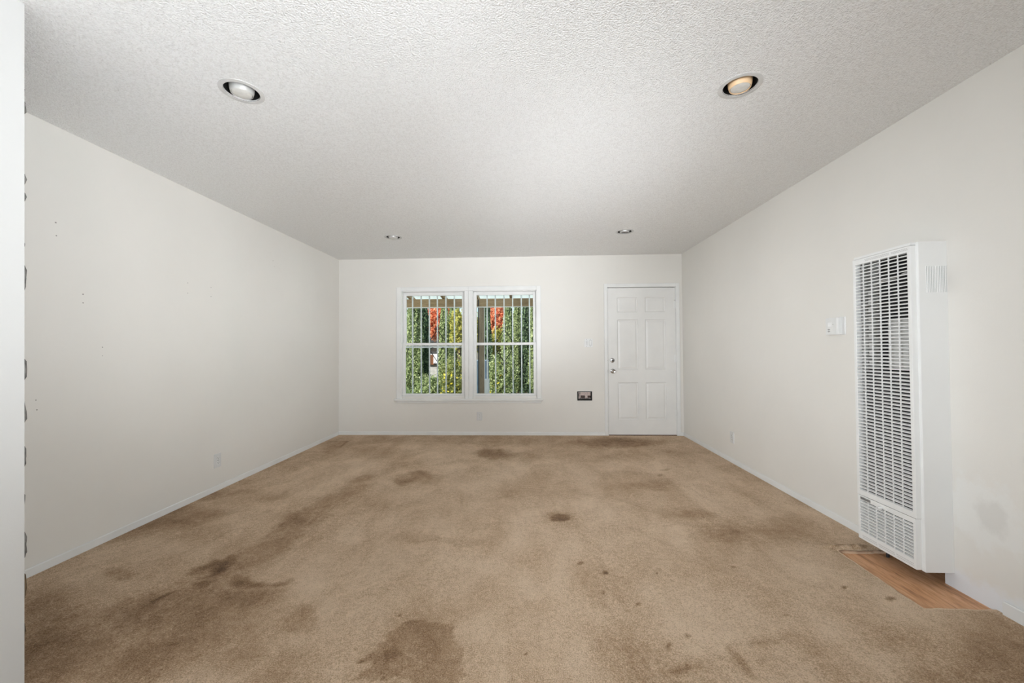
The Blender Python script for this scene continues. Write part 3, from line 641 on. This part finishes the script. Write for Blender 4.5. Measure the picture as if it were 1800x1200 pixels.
# thermostat
c = (XR, 2.782, 1.322)
t = thing('thermostat', c, 'small white wall thermostat between the outlet and the heater', 'thermostat')
f = FB('right', c); lbox(f, -0.056, 0.086, -0.058, 0.060, 0, 0.006, 0.002); f.build('back_plate', M['plastic_grey'], t)
f = FB('right', c)
f.prism([(-0.060, 0.006), (-0.060, 0.020), (-0.052, 0.028), (0.046, 0.031), (0.057, 0.026), (0.057, 0.006)], 'y', -0.056, 0.057)
f.build('housing', M['plastic'], t)
f = FB('right', c); lbox(f, -0.030, 0.006, -0.001, 0.028, 0.0292, 0.0306, 0.0005); f.build('display', M['lcd'], t)
for w_ in (-0.021, -0.034):
    f = FB('right', c); f.prism([(-0.033 + 0.0, w_), (-0.022, w_ + 0.0045), (-0.008, w_), (-0.022, w_ - 0.0045)], 'z', 0.0290, 0.0312); f.build('button', M['badge'], t)
f = FB('right', c); f.prism([(0.014, 0.010), (0.018, 0.010), (0.018, 0.016), (0.014, 0.016)], 'z', 0.0298, 0.0308); f.build('button', M['badge'], t)
# nail holes on the left wall
for y_, z_, r_ in [(2.356, 1.206, 4), (2.357, 1.153, 3), (2.245, 1.519, 4.5), (2.246, 1.468, 4.5), (2.027, 0.9225, 3), (2.032, 0.870, 4), (2.104, 1.9006, 5), (2.108, 1.828, 4), (2.968, 1.706, 3.5), (2.969, 1.627, 3.5), (3.195, 1.706, 3.5), (3.196, 1.630, 3.5), (3.999, 2.107, 4), (4.02, 2.05, 2.5)]:
    b = MB(); b.lathe((XL, y_, z_), (1, 0, 0), [(r_ * 0.0009, 0.0), (r_ * 0.0008, 0.0008), (r_ * 0.0004, 0.0004)], 9, cap1=True); b.build('nail_hole', M['putty'], wl_)

# ------------------------------------------------------------------ recessed lights
def recessed(x, y, mh, ml, label):
    z = zc(x)
    t = thing('recessed_light', (x, y, z), label, 'ceiling light', 'recessed ceiling lights')
    b = MB(); b.lathe((x, y, z), (0, 0, -1), [(0.0965, -0.001), (0.0965, 0.0022), (0.090, 0.0034), (0.077, 0.0034), (0.0755, 0.001), (0.0745, -0.004)], 48); b.build('trim_ring', M['ring'], t)
    b = MB(); b.lathe((x, y, z), (0, 0, 1), [(0.0755, -0.002), (0.0755, 0.085), (0.001, 0.0855)], 40); b.build('recess_can', M['black'], t)
    b = MB(); b.lathe((x, y, z), (0, 0, -1), [(0.051, -0.06), (0.0535, -0.020), (0.052, -0.005), (0.0475, 0.011), (0.0455, 0.013), (0.0440, 0.009), (0.0440, 0.001)], 40); hd = b.build('lamp_housing', mh, t)
    b = MB(); b.lathe((x, y, z), (0, 0, -1), [(0.0425, -0.001), (0.0425, 0.0095), (0.038, 0.0125), (0.021, 0.0145), (0.002, 0.015)], 40, cap1=True); b.build('lamp_lens', ml, t)
recessed(*LIGHTS[0], M['aluminium'], M['lens'], 'large near recessed ceiling light on the left with a white lamp')
recessed(*LIGHTS[1], M['peach'], M['lens'], 'large near recessed ceiling light on the right with a peach coloured lamp')
recessed(*LIGHTS[2], M['aluminium'], M['lens'], 'small distant recessed ceiling light above the left window')
recessed(*LIGHTS[3], M['aluminium'], M['lens_shaded'], 'small distant recessed ceiling light near the door with its lens darkened as if tilted away')

# ------------------------------------------------------------------ wall heater
X1, X2 = 1.9655, 1.9385
HY0, HY1, HZ0, HZ1 = 2.059, 2.433, 0.0635, 1.709
ht = thing('wall_heater', (XR, 2.246, HZ0), 'tall white louvred gas wall heater standing out from the right wall', 'heater')
b = MB(); T_ = 0.002
b.box(X1, XR, HY0, HY0 + T_, HZ0, HZ1); b.box(X1, XR, HY1 - T_, HY1, HZ0, HZ1)
b.box(X1, XR, HY0 + T_, HY1 - T_, HZ1 - T_, HZ1)
b.box(X1, X1 + T_, HY0 + T_, 2.080, HZ0, HZ1 - T_); b.box(X1, X1 + T_, 2.418, HY1 - T_, HZ0, HZ1 - T_)
cas = b.build('casing', M['enamel'], ht, bevel=0.0008)
b = MB(); b.box(XR - 0.012, XR - 0.001, HY0 + T_, HY1 - T_, HZ0 + 0.01, HZ1 - T_); b.build('back_plate', M['black'], ht)
# side vent slots
for k in range(13):
    xx = 2.000 + k * (2.0945 - 2.000) / 12
    b = MB(); b.prism([(xx - 0.0012, HY0 + 0.0002), (xx + 0.0002, HY0 - 0.0012), (xx + 0.0008, HY0 - 0.0012), (xx + 0.0008, HY0 + 0.0002)], 'z', 1.452, 1.586); v_ = b.build('vent_louvre', M['enamel'], ht)
    b = MB(); b.box(xx + 0.0009, xx + 0.0029, HY0 - 0.0003, HY0 + 0.0002, 1.453, 1.585); b.build('vent_slot', M['slot'], v_)
# upper front grille: frame, dividers, slats
def grille(fy0, fy1, fz0, fz1, gy0, gy1, gz0, gz1, rows, nm):
    b = MB(); grid_slab(b, 'x', X2, X1 + 0.004, (fy0, fy1), (fz0, fz1), [(gy0, gy1, gz0, gz1)])
    fr = weld(b.build(nm, M['enamel'], ht))
    mod = fr.modifiers.new('bevel', 'BEVEL'); mod.width = 0.0015; mod.segments = 2; mod.limit_method = 'ANGLE'
    for k in range(1, 6):
        yy = gy0 + (gy1 - gy0) * k / 6
        b = MB(); b.box(X2 + 0.0005, X2 + 0.006, yy - 0.0018, yy + 0.0018, gz0, gz1); b.build('divider', M['enamel'], fr)
    pitch = (gz1 - gz0) / rows
    first = None
    for k in range(rows):
        zz = gz0 + pitch * (k + 0.0)
        if first is None:
            b = MB(); b.prism([(X2 + 0.0002, zz), (X2 + 0.0002, zz + 0.0046), (X2 + 0.0022, zz + 0.0052), (X2 + 0.0115, zz + 0.0092), (X2 + 0.0115, zz + 0.0083), (X2 + 0.0028, zz + 0.0036), (X2 + 0.0028, zz)], 'y', gy0, gy1)
            first = b.build('slat', M['enamel'], fr)
        else:
            c_ = first.copy(); scn.collection.objects.link(c_); c_.parent = fr; c_.location = (0, 0, pitch * k)
    return fr
grille(2.073, 2.428, 0.321, 1.694, 2.091, 2.410, 0.346, 1.661, 70, 'upper_grille')
lo = grille(2.0775, 2.4245, 0.0665, 0.3185, 2.091, 2.409, 0.108, 0.292, 11, 'lower_grille')
# top cap lip
b = MB(); b.box(X2 + 0.002, X1 + 0.003, 2.073, 2.420, 1.6955, HZ1 - 0.001); b.build('top_cap', M['enamel'], ht)
# embossed mesh strips
for ya, yb, za, zb in ((2.190, 2.345, 1.672, 1.686), (2.066 + 0.02, 2.180, 1.672, 1.686), (2.300, 2.400, 0.078, 0.096), (2.195, 2.292, 0.078, 0.096), (2.090, 2.187, 0.078, 0.096)):
    b = MB(); n_ = int((yb - ya) / 0.0048)
    for r_ in range(2):
        for k in range(n_):
            yy = ya + (k + 0.5 * r_) * 0.0048; zz = za + r_ * (zb - za) / 2
            b.add([(X2 - 0.0001, yy, zz), (X2 - 0.0001, yy + 0.0020, zz + 0.0008), (X2 - 0.0001, yy + 0.0026, zz + 0.006), (X2 - 0.0001, yy + 0.0006, zz + 0.0052), (X2 - 0.0006, yy + 0.0013, zz + 0.003)],
                  [(0, 1, 4), (1, 2, 4), (2, 3, 4), (3, 0, 4)])
    s_ = b.build('perforated_strip', M['badge'], ht); s_['kind'] = 'stuff'
# maker's badge
b = MB(); b.bbox(X2 - 0.0012, X2, 2.338, 2.406, 0.2965, 0.3125, 0.0005, 'x-'); bd = b.build('badge', M['badge'], ht)
b = MB(); b.prism([(2.4035, 0.3045), (2.3995, 0.3085), (2.3955, 0.3045), (2.3995, 0.3005)], 'x', X2 - 0.0018, X2 - 0.0010); b.build('emblem', M['ink'], bd)
cu = bpy.data.curves.new('badge_text', 'FONT'); cu.body = 'WILLIAMS'; cu.size = 0.0125; cu.extrude = 0.0003; cu.align_x = 'LEFT'; cu.align_y = 'CENTER'; cu.space_character = 1.0
to = bpy.data.objects.new('badge_text_curve', cu); scn.collection.objects.link(to)
dg = bpy.context.evaluated_depsgraph_get(); me = bpy.data.meshes.new_from_object(to.evaluated_get(dg))
bpy.data.objects.remove(to)
me.transform(Matrix(((0, 0, -1, X2 - 0.0015), (-1, 0, 0, 2.3935), (0, 1, 0, 0.3045), (0, 0, 0, 1))))
me.transform(Matrix.Translation(-ORIG[ht.name])); me.materials.clear(); me.materials.append(M['ink'])
lt = bpy.data.objects.new('lettering', me); scn.collection.objects.link(lt); lt.parent = bd
# control knob latch
b = MB(); b.lathe((X2, 2.270, 0.2985), (-1, 0, 0), [(0.010, 0), (0.010, 0.003), (0.0075, 0.005), (0.007, 0.016), (0.005, 0.018)], 20, cap1=True); b.build('latch_knob', M['plastic'], ht)
b = MB(); b.bbox(X2 - 0.002, X2, 2.225, 2.262, 0.2965, 0.3035, 0.001, 'x-'); b.build('latch_plate', M['plastic'], ht)
# inside
b = MB(); b.box(X1 + 0.012, XR - 0.013, HY1 - 0.020, HY1 - 0.006, 0.10, 1.66); b.box(X1 + 0.012, XR - 0.013, HY0 + 0.004, HY0 + 0.008, 0.10, 1.66); b.build('inner_liner', M['aluminium'], ht)
b = MB(); b.box(X1 + 0.020, XR - 0.013, 2.085, 2.262, 1.06, 1.335); b.build('heat_exchanger', M['aluminium'], ht, bevel=0.006)
b = MB(); b.box(X1 + 0.006, XR - 0.014, 2.085, 2.40, 0.34, 1.05); b.build('heat_shield', M['iron'], ht, bevel=0.004)
for k in range(9):
    b = MB(); b.box(X1 + 0.012, X1 + 0.030, 2.350, 2.372, 1.08 + k * 0.050, 1.105 + k * 0.050); b.build('air_deflector', M['aluminium'], ht)
b = MB(); b.tube([(2.03, 2.12, 1.36), (2.03, 2.12, 1.50), (2.03, 2.20, 1.56), (2.03, 2.28, 1.58)], 0.022, 14); b.build('flue_pipe', M['black'], ht)
b = MB(); b.tube([(X1 + 0.03, 2.09, 1.575), (X1 + 0.022, 2.15, 1.57), (X1 + 0.03, 2.22, 1.555), (X1 + 0.024, 2.30, 1.55), (X1 + 0.03, 2.36, 1.53)], 0.005, 8); b.build('sensor_wire', M['aluminium'], ht)
b = MB(); b.box(X1 + 0.012, XR - 0.014, 2.10, 2.39, 0.11, 0.28); b.build('valve_box', M['iron'], ht, bevel=0.004)
b = MB(); b.tube([(2.02, 2.33, 0.0), (2.02, 2.33, 0.07), (2.02, 2.31, 0.12)], 0.008, 10); b.build('gas_pipe', M['iron'], ht)

# ------------------------------------------------------------------ stone cladding on the partition end
st = thing('stone_cladding', (PX - 0.06, 1.386, 0), 'rough grey stones peeping past the white wall end on the left', 'stone column')
b = MB(); b.box(PX - 0.14, PX - 0.085, 1.3505, 1.385, 0.012, 2.43); b.build('mortar', M['mortar'], st)
rnd = random.Random(5)
SP = [(2.137, 2.186, 1.2), (2.068, 2.132, 4.2), (1.797, 1.861, 4.8), (1.733, 1.793, 4.3), (1.565, 1.605, 1.2), (1.389, 1.52, 4.2), (1.056, 1.178, 4.6), (0.901, 1.016, 4.8), (0.734, 0.853, 3.2), (0.597, 0.671, 1.4), (0.41, 0.526, 4.8), (0.249, 0.375, 4.0), (0.098, 0.21, 3.0)]
for i, (za, zb, px) in enumerate(SP):
    xe = -1.8365 + 0.0021 * px          # how far the stone shows past the wall corner
    bm = bmesh.new(); bmesh.ops.create_icosphere(bm, subdivisions=3, radius=1)
    cx_ = 0; hz = (zb - za) / 2 * 1.06
    for v in bm.verts:
        q = v.co.copy(); q = Vector([math.copysign(abs(k) ** 0.62, k) for k in q])
        nse = 1 + 0.09 * noise.noise(v.co * 14) + 0.12 * noise.noise(v.co * 2.5 + Vector((i * 7.3, 0, 0))) + 0.05 * noise.noise(v.co * 7 + Vector((0, i * 3.1, 0)))
        v.co = Vector((cx_ + q.x * 0.050 * nse, 1.392 + q.y * 0.026 * nse, (za + zb) / 2 + q.z * hz * min(nse, 1.03)))
    for _ in range(6):
        d_ = (-1.3136 - 0.01244 * (za + zb) / 2 + 0.0016 * px - max(v.co.x / v.co.y for v in bm.verts)) * 1.39
        for v in bm.verts: v.co.x += d_
    b = MB(); b.add([v.co[:] for v in bm.verts], [[v.index for v in f.verts] for f in bm.faces], True); bm.free()
    s_ = b.build('stone', M['stone_brown'] if zb < 0.38 else M['stone'], st)
    if zb < 0.38: s_['label'] = 'brown stone'

# ------------------------------------------------------------------ window bars outside
def win_bars(xs_, xa, xb, cxm, label, hz):
    y = 5.70; k = 1.04
    f = lambda X: X * y / D
    t = thing('window_bars', (f((xa + xb) / 2), y, 0.45), label, 'window bars', 'security bars outside the windows')
    for X in xs_:
        b = MB(); b.box(f(X) - 0.0085, f(X) + 0.0085, y - 0.0085, y + 0.0085, 0.47, 2.04); b.build('bar', M['bar'], t)
    for z_ in (0.47, 2.05, hz):
        b = MB(); b.box(f(xa) - 0.02, f(xb) + 0.02, y + 0.0086, y + 0.020, z_ - 0.012, z_ + 0.012); b.build('rail', M['bar'], t)
        for X in (f(xa) - 0.012, f(xb) + 0.012):
            b = MB(); b.box(X - 0.008, X + 0.008, D + WT - 0.0005, y + 0.0086, z_ - 0.010, z_ + 0.010); b.build('bracket', M['bar'], t)
    # wrought diamond with scrolls
    b = MB(); cx_ = f(cxm); yy = y + 0.012; dx = 0.118; zt, zm1, zm2, zb = 1.46, 1.29, 1.17, 0.99
    for P in ([(cx_, yy, zt), (cx_ - dx, yy, zm1)], [(cx_, yy, zt), (cx_ + dx, yy, zm1)], [(cx_ - dx, yy, zm2), (cx_, yy, zb)], [(cx_ + dx, yy, zm2), (cx_, yy, zb)]):
        b.tube(P, 0.006, 6)
    for sx in (-1, 1):
        for cz, sg in ((zt + 0.015, 1), (zb - 0.015, -1), (zm1 - 0.02, -1), (zm2 + 0.02, 1)):
            off = 0.034 if cz in (zt + 0.015, zb - 0.015) else 0.075
            pts = [(cx_ + sx * off + 0.020 * (1 - a / 14) * math.cos(a * 0.55) , yy, cz + sg * 0.020 * (1 - a / 14) * math.sin(a * 0.55)) for a in range(12)]
            b.tube(pts, 0.0045, 6)
    b.build('scrollwork', M['iron'], t)
win_bars([-1.5824, -1.463, -1.3478, -1.2368, -1.118, -0.9994], -1.72, -0.87, -1.2368, 'white security bars with iron scrolls outside the left window', 1.213)
win_bars([-0.5465, -0.4327, -0.3129, -0.194, -0.0746, 0.0361], -0.74, 0.12, -0.3129, 'white security bars with iron scrolls outside the right window', 1.255)

# ------------------------------------------------------------------ porch
b = MB(); b.box(-60, 60, D + WT, 90, -0.9, -0.32)
tag(b.build('ground', M['lawn']), 'green ground outside beyond the porch', 'ground', kind='structure')
b = MB(); b.box(-4.5, 4.5, D + WT, 7.55, -0.315, -0.12)
tag(b.build('porch_slab', M['concrete']), 'concrete porch floor outside the windows', 'porch floor', kind='structure')
pr_ = thing('porch_roof', (-0.5, 7.4, 1.95), 'brown porch beam with pale green roof sheets seen through the window tops', 'porch roof')
b = MB(); b.box(-4.5, 4.5, 7.37, 7.46, 1.966, 2.118); b.build('beam', M['beam'], pr_)
b = MB(); b.box(-4.5, 4.5, 7.34, 7.37, 1.950, 1.966); b.build('beam_trim', M['white_out'], pr_)
for k in range(13):
    xx = -0.30 + (k - 6) * 0.643
    b = MB(); b.prism([(D + WT, 2.43), (D + WT, 2.52), (8.10, 2.134), (8.10, 2.045)], 'x', xx - 0.022, xx + 0.022); b.build('rafter', M['beam'], pr_)
for k in range(9):
    xx = -4.5 + k * 1.0
    b = MB(); n_ = 14; vs = []; fs = []
    for j in range(n_ + 1):
        X = xx + j * 1.0 / n_; dz = 0.006 * (j % 2)
        vs += [(X, D + WT, 2.523 + dz), (X, 8.20, 2.125 + dz)]
    for j in range(n_): fs.append((2 * j, 2 * j + 1, 2 * j + 3, 2 * j + 2))
    b.add(vs, fs); b.build('roof_sheet', M['sheeting'], pr_)
po = thing('porch_post', (-0.845, 7.415, -0.12), 'brown wooden porch post seen through the right window', 'post')
b = MB(); b.box(-0.893, -0.797, 7.37, 7.46, -0.12, 1.966); b.build('post', M['post'], po, bevel=0.004)
b = MB(); b.box(-0.912, -0.895, 7.345, 7.37, -0.12, 2.10); b.build('conduit', M['iron'], po)
b = MB(); b.box(-0.797, -0.787, 7.36, 7.38, -0.12, 1.95); b.build('corner_strip', M['white_out'], po)
# box and board behind the post
b = MB(); b.bbox(-0.97, -0.86, 8.9, 9.05, -0.30, 0.50, 0.01, 'z+'); tag(b.build('white_box', M['white_out']), 'narrow white box standing outside behind the porch post', 'box')
b = MB(); b.bbox(-1.32, -0.90, 9.25, 9.30, -0.30, 0.92, 0.01, 'y-'); tag(b.build('blue_board', M['blue']), 'pale blue upright board outside behind the porch post', 'board')

# ------------------------------------------------------------------ neighbour's house
nh = thing('house', (-5.3, 24, -0.32), 'grey house with dark roof glimpsed through the gap in the hedge', 'house')
b = MB(); b.box(-9.5, -1.0, 22.6, 28, -0.32, 1.62); b.build('wall', M['stucco'], nh)
b = MB(); b.prism([(22.1, 1.56), (22.1, 1.66), (25.3, 2.5), (28.5, 1.66), (28.5, 1.56)], 'x', -10, -0.6); b.build('roof', M['shingle'], nh)
b = MB(); b.box(-5.75, -5.05, 22.54, 22.61, 0.86, 1.42); wn_ = b.build('window', M['white_out'], nh)
b = MB(); b.box(-5.70, -5.10, 22.53, 22.54, 0.90, 1.38); b.build('pane', M['darkglass'], wn_)
b = MB(); b.bbox(-5.28, -4.6, 22.2, 22.35, 0.36, 0.90, 0.01, 'y-'); b.build('white_panel', M['white_out'], nh)
b = MB(); b.box(-5.62, -5.30, 22.4, 22.6, 0.30, 0.86); b.build('front_door', M['dark_wood'], nh)
for k in range(3):
    b = MB(); b.box(-5.9, -4.8, 21.0 + k * 0.35, 22.6, -0.32 + k * 0.16, -0.16 + k * 0.16); b.build('step', M['concrete'], nh)

# ------------------------------------------------------------------ trees and shrubs
def foliage(center, rx, ry, rz, n_, size, seed, shape, droop=0.0):
    rs = np.random.RandomState(seed)
    u = rs.rand(n_) * 2 * np.pi; w = rs.rand(n_)
    if shape == 'column':
        h = w; prof = np.minimum(1, np.minimum(h * 7, (1 - h) ** 0.55 * 1.35)) 
        lump = 1 + 0.16 * np.sin(3 * u + 9 * h + seed) + 0.12 * np.sin(7 * u - 17 * h)
        r = prof * lump * (0.72 + 0.33 * rs.rand(n_))
        P = np.stack([center[0] + rx * r * np.cos(u), center[1] + ry * r * np.sin(u), center[2] + rz * h], 1)
    else:
        c = 2 * w - 1; s = np.sqrt(1 - c * c); lump = 1 + 0.2 * np.sin(4 * u + 5 * c + seed) + 0.15 * np.sin(9 * u - 11 * c)
        r = lump * (0.45 + 0.6 * rs.rand(n_) ** 0.6)
        P = np.stack([center[0] + rx * r * s * np.cos(u), center[1] + ry * r * s * np.sin(u), center[2] + rz * r * c], 1)
    a = rs.randn(n_, 3); a /= np.linalg.norm(a, axis=1)[:, None]
    if shape == 'column': a[:, 2] = np.abs(a[:, 2]) + 0.8; a /= np.linalg.norm(a, axis=1)[:, None]
    bb = np.cross(a, rs.randn(n_, 3)); bb /= np.linalg.norm(bb, axis=1)[:, None]
    s = (size * (0.6 + 0.8 * rs.rand(n_)))[:, None]
    V = np.stack([P - a * s, P + bb * s * 0.5, P + a * s, P - bb * s * 0.5], 1).reshape(-1, 3)
    F_ = np.arange(4 * n_).reshape(-1, 4)
    return V, F_
def np_obj(name, V, F_, mat, parent):
    V = V - np.array(ORIG[parent.name])
    me = bpy.data.meshes.new(name); me.vertices.add(len(V)); me.vertices.foreach_set('co', V.ravel())
    me.loops.add(F_.size); me.loops.foreach_set('vertex_index', F_.ravel().astype(np.int32)); me.polygons.add(len(F_))
    me.polygons.foreach_set('loop_start', np.arange(0, F_.size, 4, dtype=np.int32)); me.polygons.foreach_set('loop_total', np.full(len(F_), 4, dtype=np.int32))
    me.update(calc_edges=True); me.materials.append(mat)
    o = bpy.data.objects.new(name, me); scn.collection.objects.link(o); o.parent = parent; o['kind'] = 'stuff'; return o
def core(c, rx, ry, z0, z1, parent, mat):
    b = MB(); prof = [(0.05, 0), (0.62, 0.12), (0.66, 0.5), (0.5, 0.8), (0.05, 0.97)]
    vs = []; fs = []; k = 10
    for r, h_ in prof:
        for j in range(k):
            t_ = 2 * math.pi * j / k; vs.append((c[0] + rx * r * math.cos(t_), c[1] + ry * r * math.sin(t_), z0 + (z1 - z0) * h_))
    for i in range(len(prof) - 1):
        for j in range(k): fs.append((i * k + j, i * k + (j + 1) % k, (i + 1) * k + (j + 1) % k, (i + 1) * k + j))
    b.add(vs, fs, True); return b.build('dark_core', mat, parent)  # solid dark filler inside the crown, behind the leaves
G0 = -0.32
def cypress(x, y, r, h, dark, seed, label):
    t = thing('cypress_tree', (x, y, G0), label, 'tree', 'trees of the hedge outside')
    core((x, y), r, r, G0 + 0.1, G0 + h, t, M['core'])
    V, F_ = foliage((x, y, G0), r, r, h, int(26000 * r / 0.4), 0.030, seed, 'column'); np_obj('foliage', V, F_, M['cypress_dark' if dark else 'cypress'], t)
    b = MB(); b.tube([(x, y, G0), (x, y, G0 + h * 0.8)], [0.05, 0.02], 8); b.build('trunk', M['bark'], t)
def broad(name, x, y, cz, rx, rz, n_, mat, seed, label, size=0.07, trunk=True, flowers=0):
    t = thing(name, (x, y, G0), label, 'tree' if trunk else 'shrub', 'trees of the hedge outside' if trunk else 'shrubs outside')
    V, F_ = foliage((x, y, cz), rx, rx * 0.8, rz, int(n_ * 3.2), size * 0.55, seed, 'ball'); np_obj('foliage', V, F_, mat, t)
    if flowers:
        V, F_ = foliage((x, y - 0.12, cz), rx, rx * 0.8, rz, flowers, 0.045, seed + 9, 'ball'); np_obj('blossom', V, F_, M['flower'], t)
    b = MB(); b.tube([(x, y, G0), (x + 0.05, y, cz - rz * 0.4), (x, y, cz + rz * 0.4)], [0.06, 0.045, 0.015], 8)
    b.tube([(x, y, max(G0 + 0.1, cz - rz * 0.6)), (x + rx * 0.5, y, cz + rz * 0.3)], [0.03, 0.01], 6); b.tube([(x, y, max(G0 + 0.1, cz - rz * 0.6)), (x - rx * 0.5, y, cz + rz * 0.2)], [0.03, 0.01], 6)
    b.build('branches', M['bark'], t)
cypress(-3.46, 12.0, 0.27, 3.7, False, 1, 'green cypress tree at the left side of the left window')
cypress(-3.36, 12.75, 0.20, 3.6, True, 2, 'dark cypress tree left of the red maple in the left window')
cypress(-2.50, 12.0, 0.19, 3.2, False, 3, 'green cypress tree right of the red maple in the left window')
cypress(-2.36, 12.9, 0.24, 3.6, False, 4, 'green cypress tree behind the yellow leaves in the left window')
cypress(-1.21, 12.0, 0.14, 3.6, True, 5, 'dark cypress tree just right of the porch post')
cypress(-0.58, 12.0, 0.18, 3.3, False, 6, 'bright green cypress tree in the middle of the right window')
cypress(-0.31, 12.9, 0.19, 3.5, False, 7, 'bright green cypress tree right of the middle of the right window')
cypress(-0.04, 12.4, 0.15, 3.7, True, 8, 'dark cypress tree towards the right side of the right window')
cypress(0.20, 12.0, 0.14, 3.2, False, 9, 'pale green cypress tree at the right edge of the right window')
broad('maple_tree', -3.12, 14.0, 2.18, 0.50, 0.58, 4600, M['maple'], 21, 'flame red maple tree showing in the left window')
broad('maple_tree', -1.02, 14.0, 2.25, 0.36, 0.62, 3600, M['maple'], 22, 'orange red maple tree showing in the right window')
broad('yellow_tree', -1.98, 11.3, 1.72, 0.20, 0.50, 1300, M['yellow'], 23, 'small tree with yellow leaves at the right side of the left window')
broad('yellow_tree', -0.95, 13.2, 1.30, 0.26, 0.50, 1500, M['yellow'], 24, 'small yellow green tree under the maple in the right window')
broad('yellow_tree', -1.66, 12.2, 1.75, 0.18, 0.6, 1100, M['yellow'], 25, 'yellow leaved sapling just left of the porch post')
broad('yellow_tree', -3.25, 15.3, 2.95, 0.60, 0.30, 1900, M['yellow'], 26, 'yellow green crown above the red maple in the left window')
broad('flowering_shrub', -1.90, 10.5, 0.32, 0.36, 0.56, 3300, M['bush'], 31, 'shrub with yellow flowers low in the left window', 0.045, False, 130)
broad('flowering_shrub', -0.72, 10.9, 0.35, 0.40, 0.62, 3600, M['cypress'], 32, 'yellow green shrub low in the right window', 0.045, False, 60)
broad('round_shrub', -2.75, 10.9, 0.02, 0.36, 0.38, 2400, M['cypress'], 33, 'low green shrub at the foot of the hedge in the left window', 0.045, False)
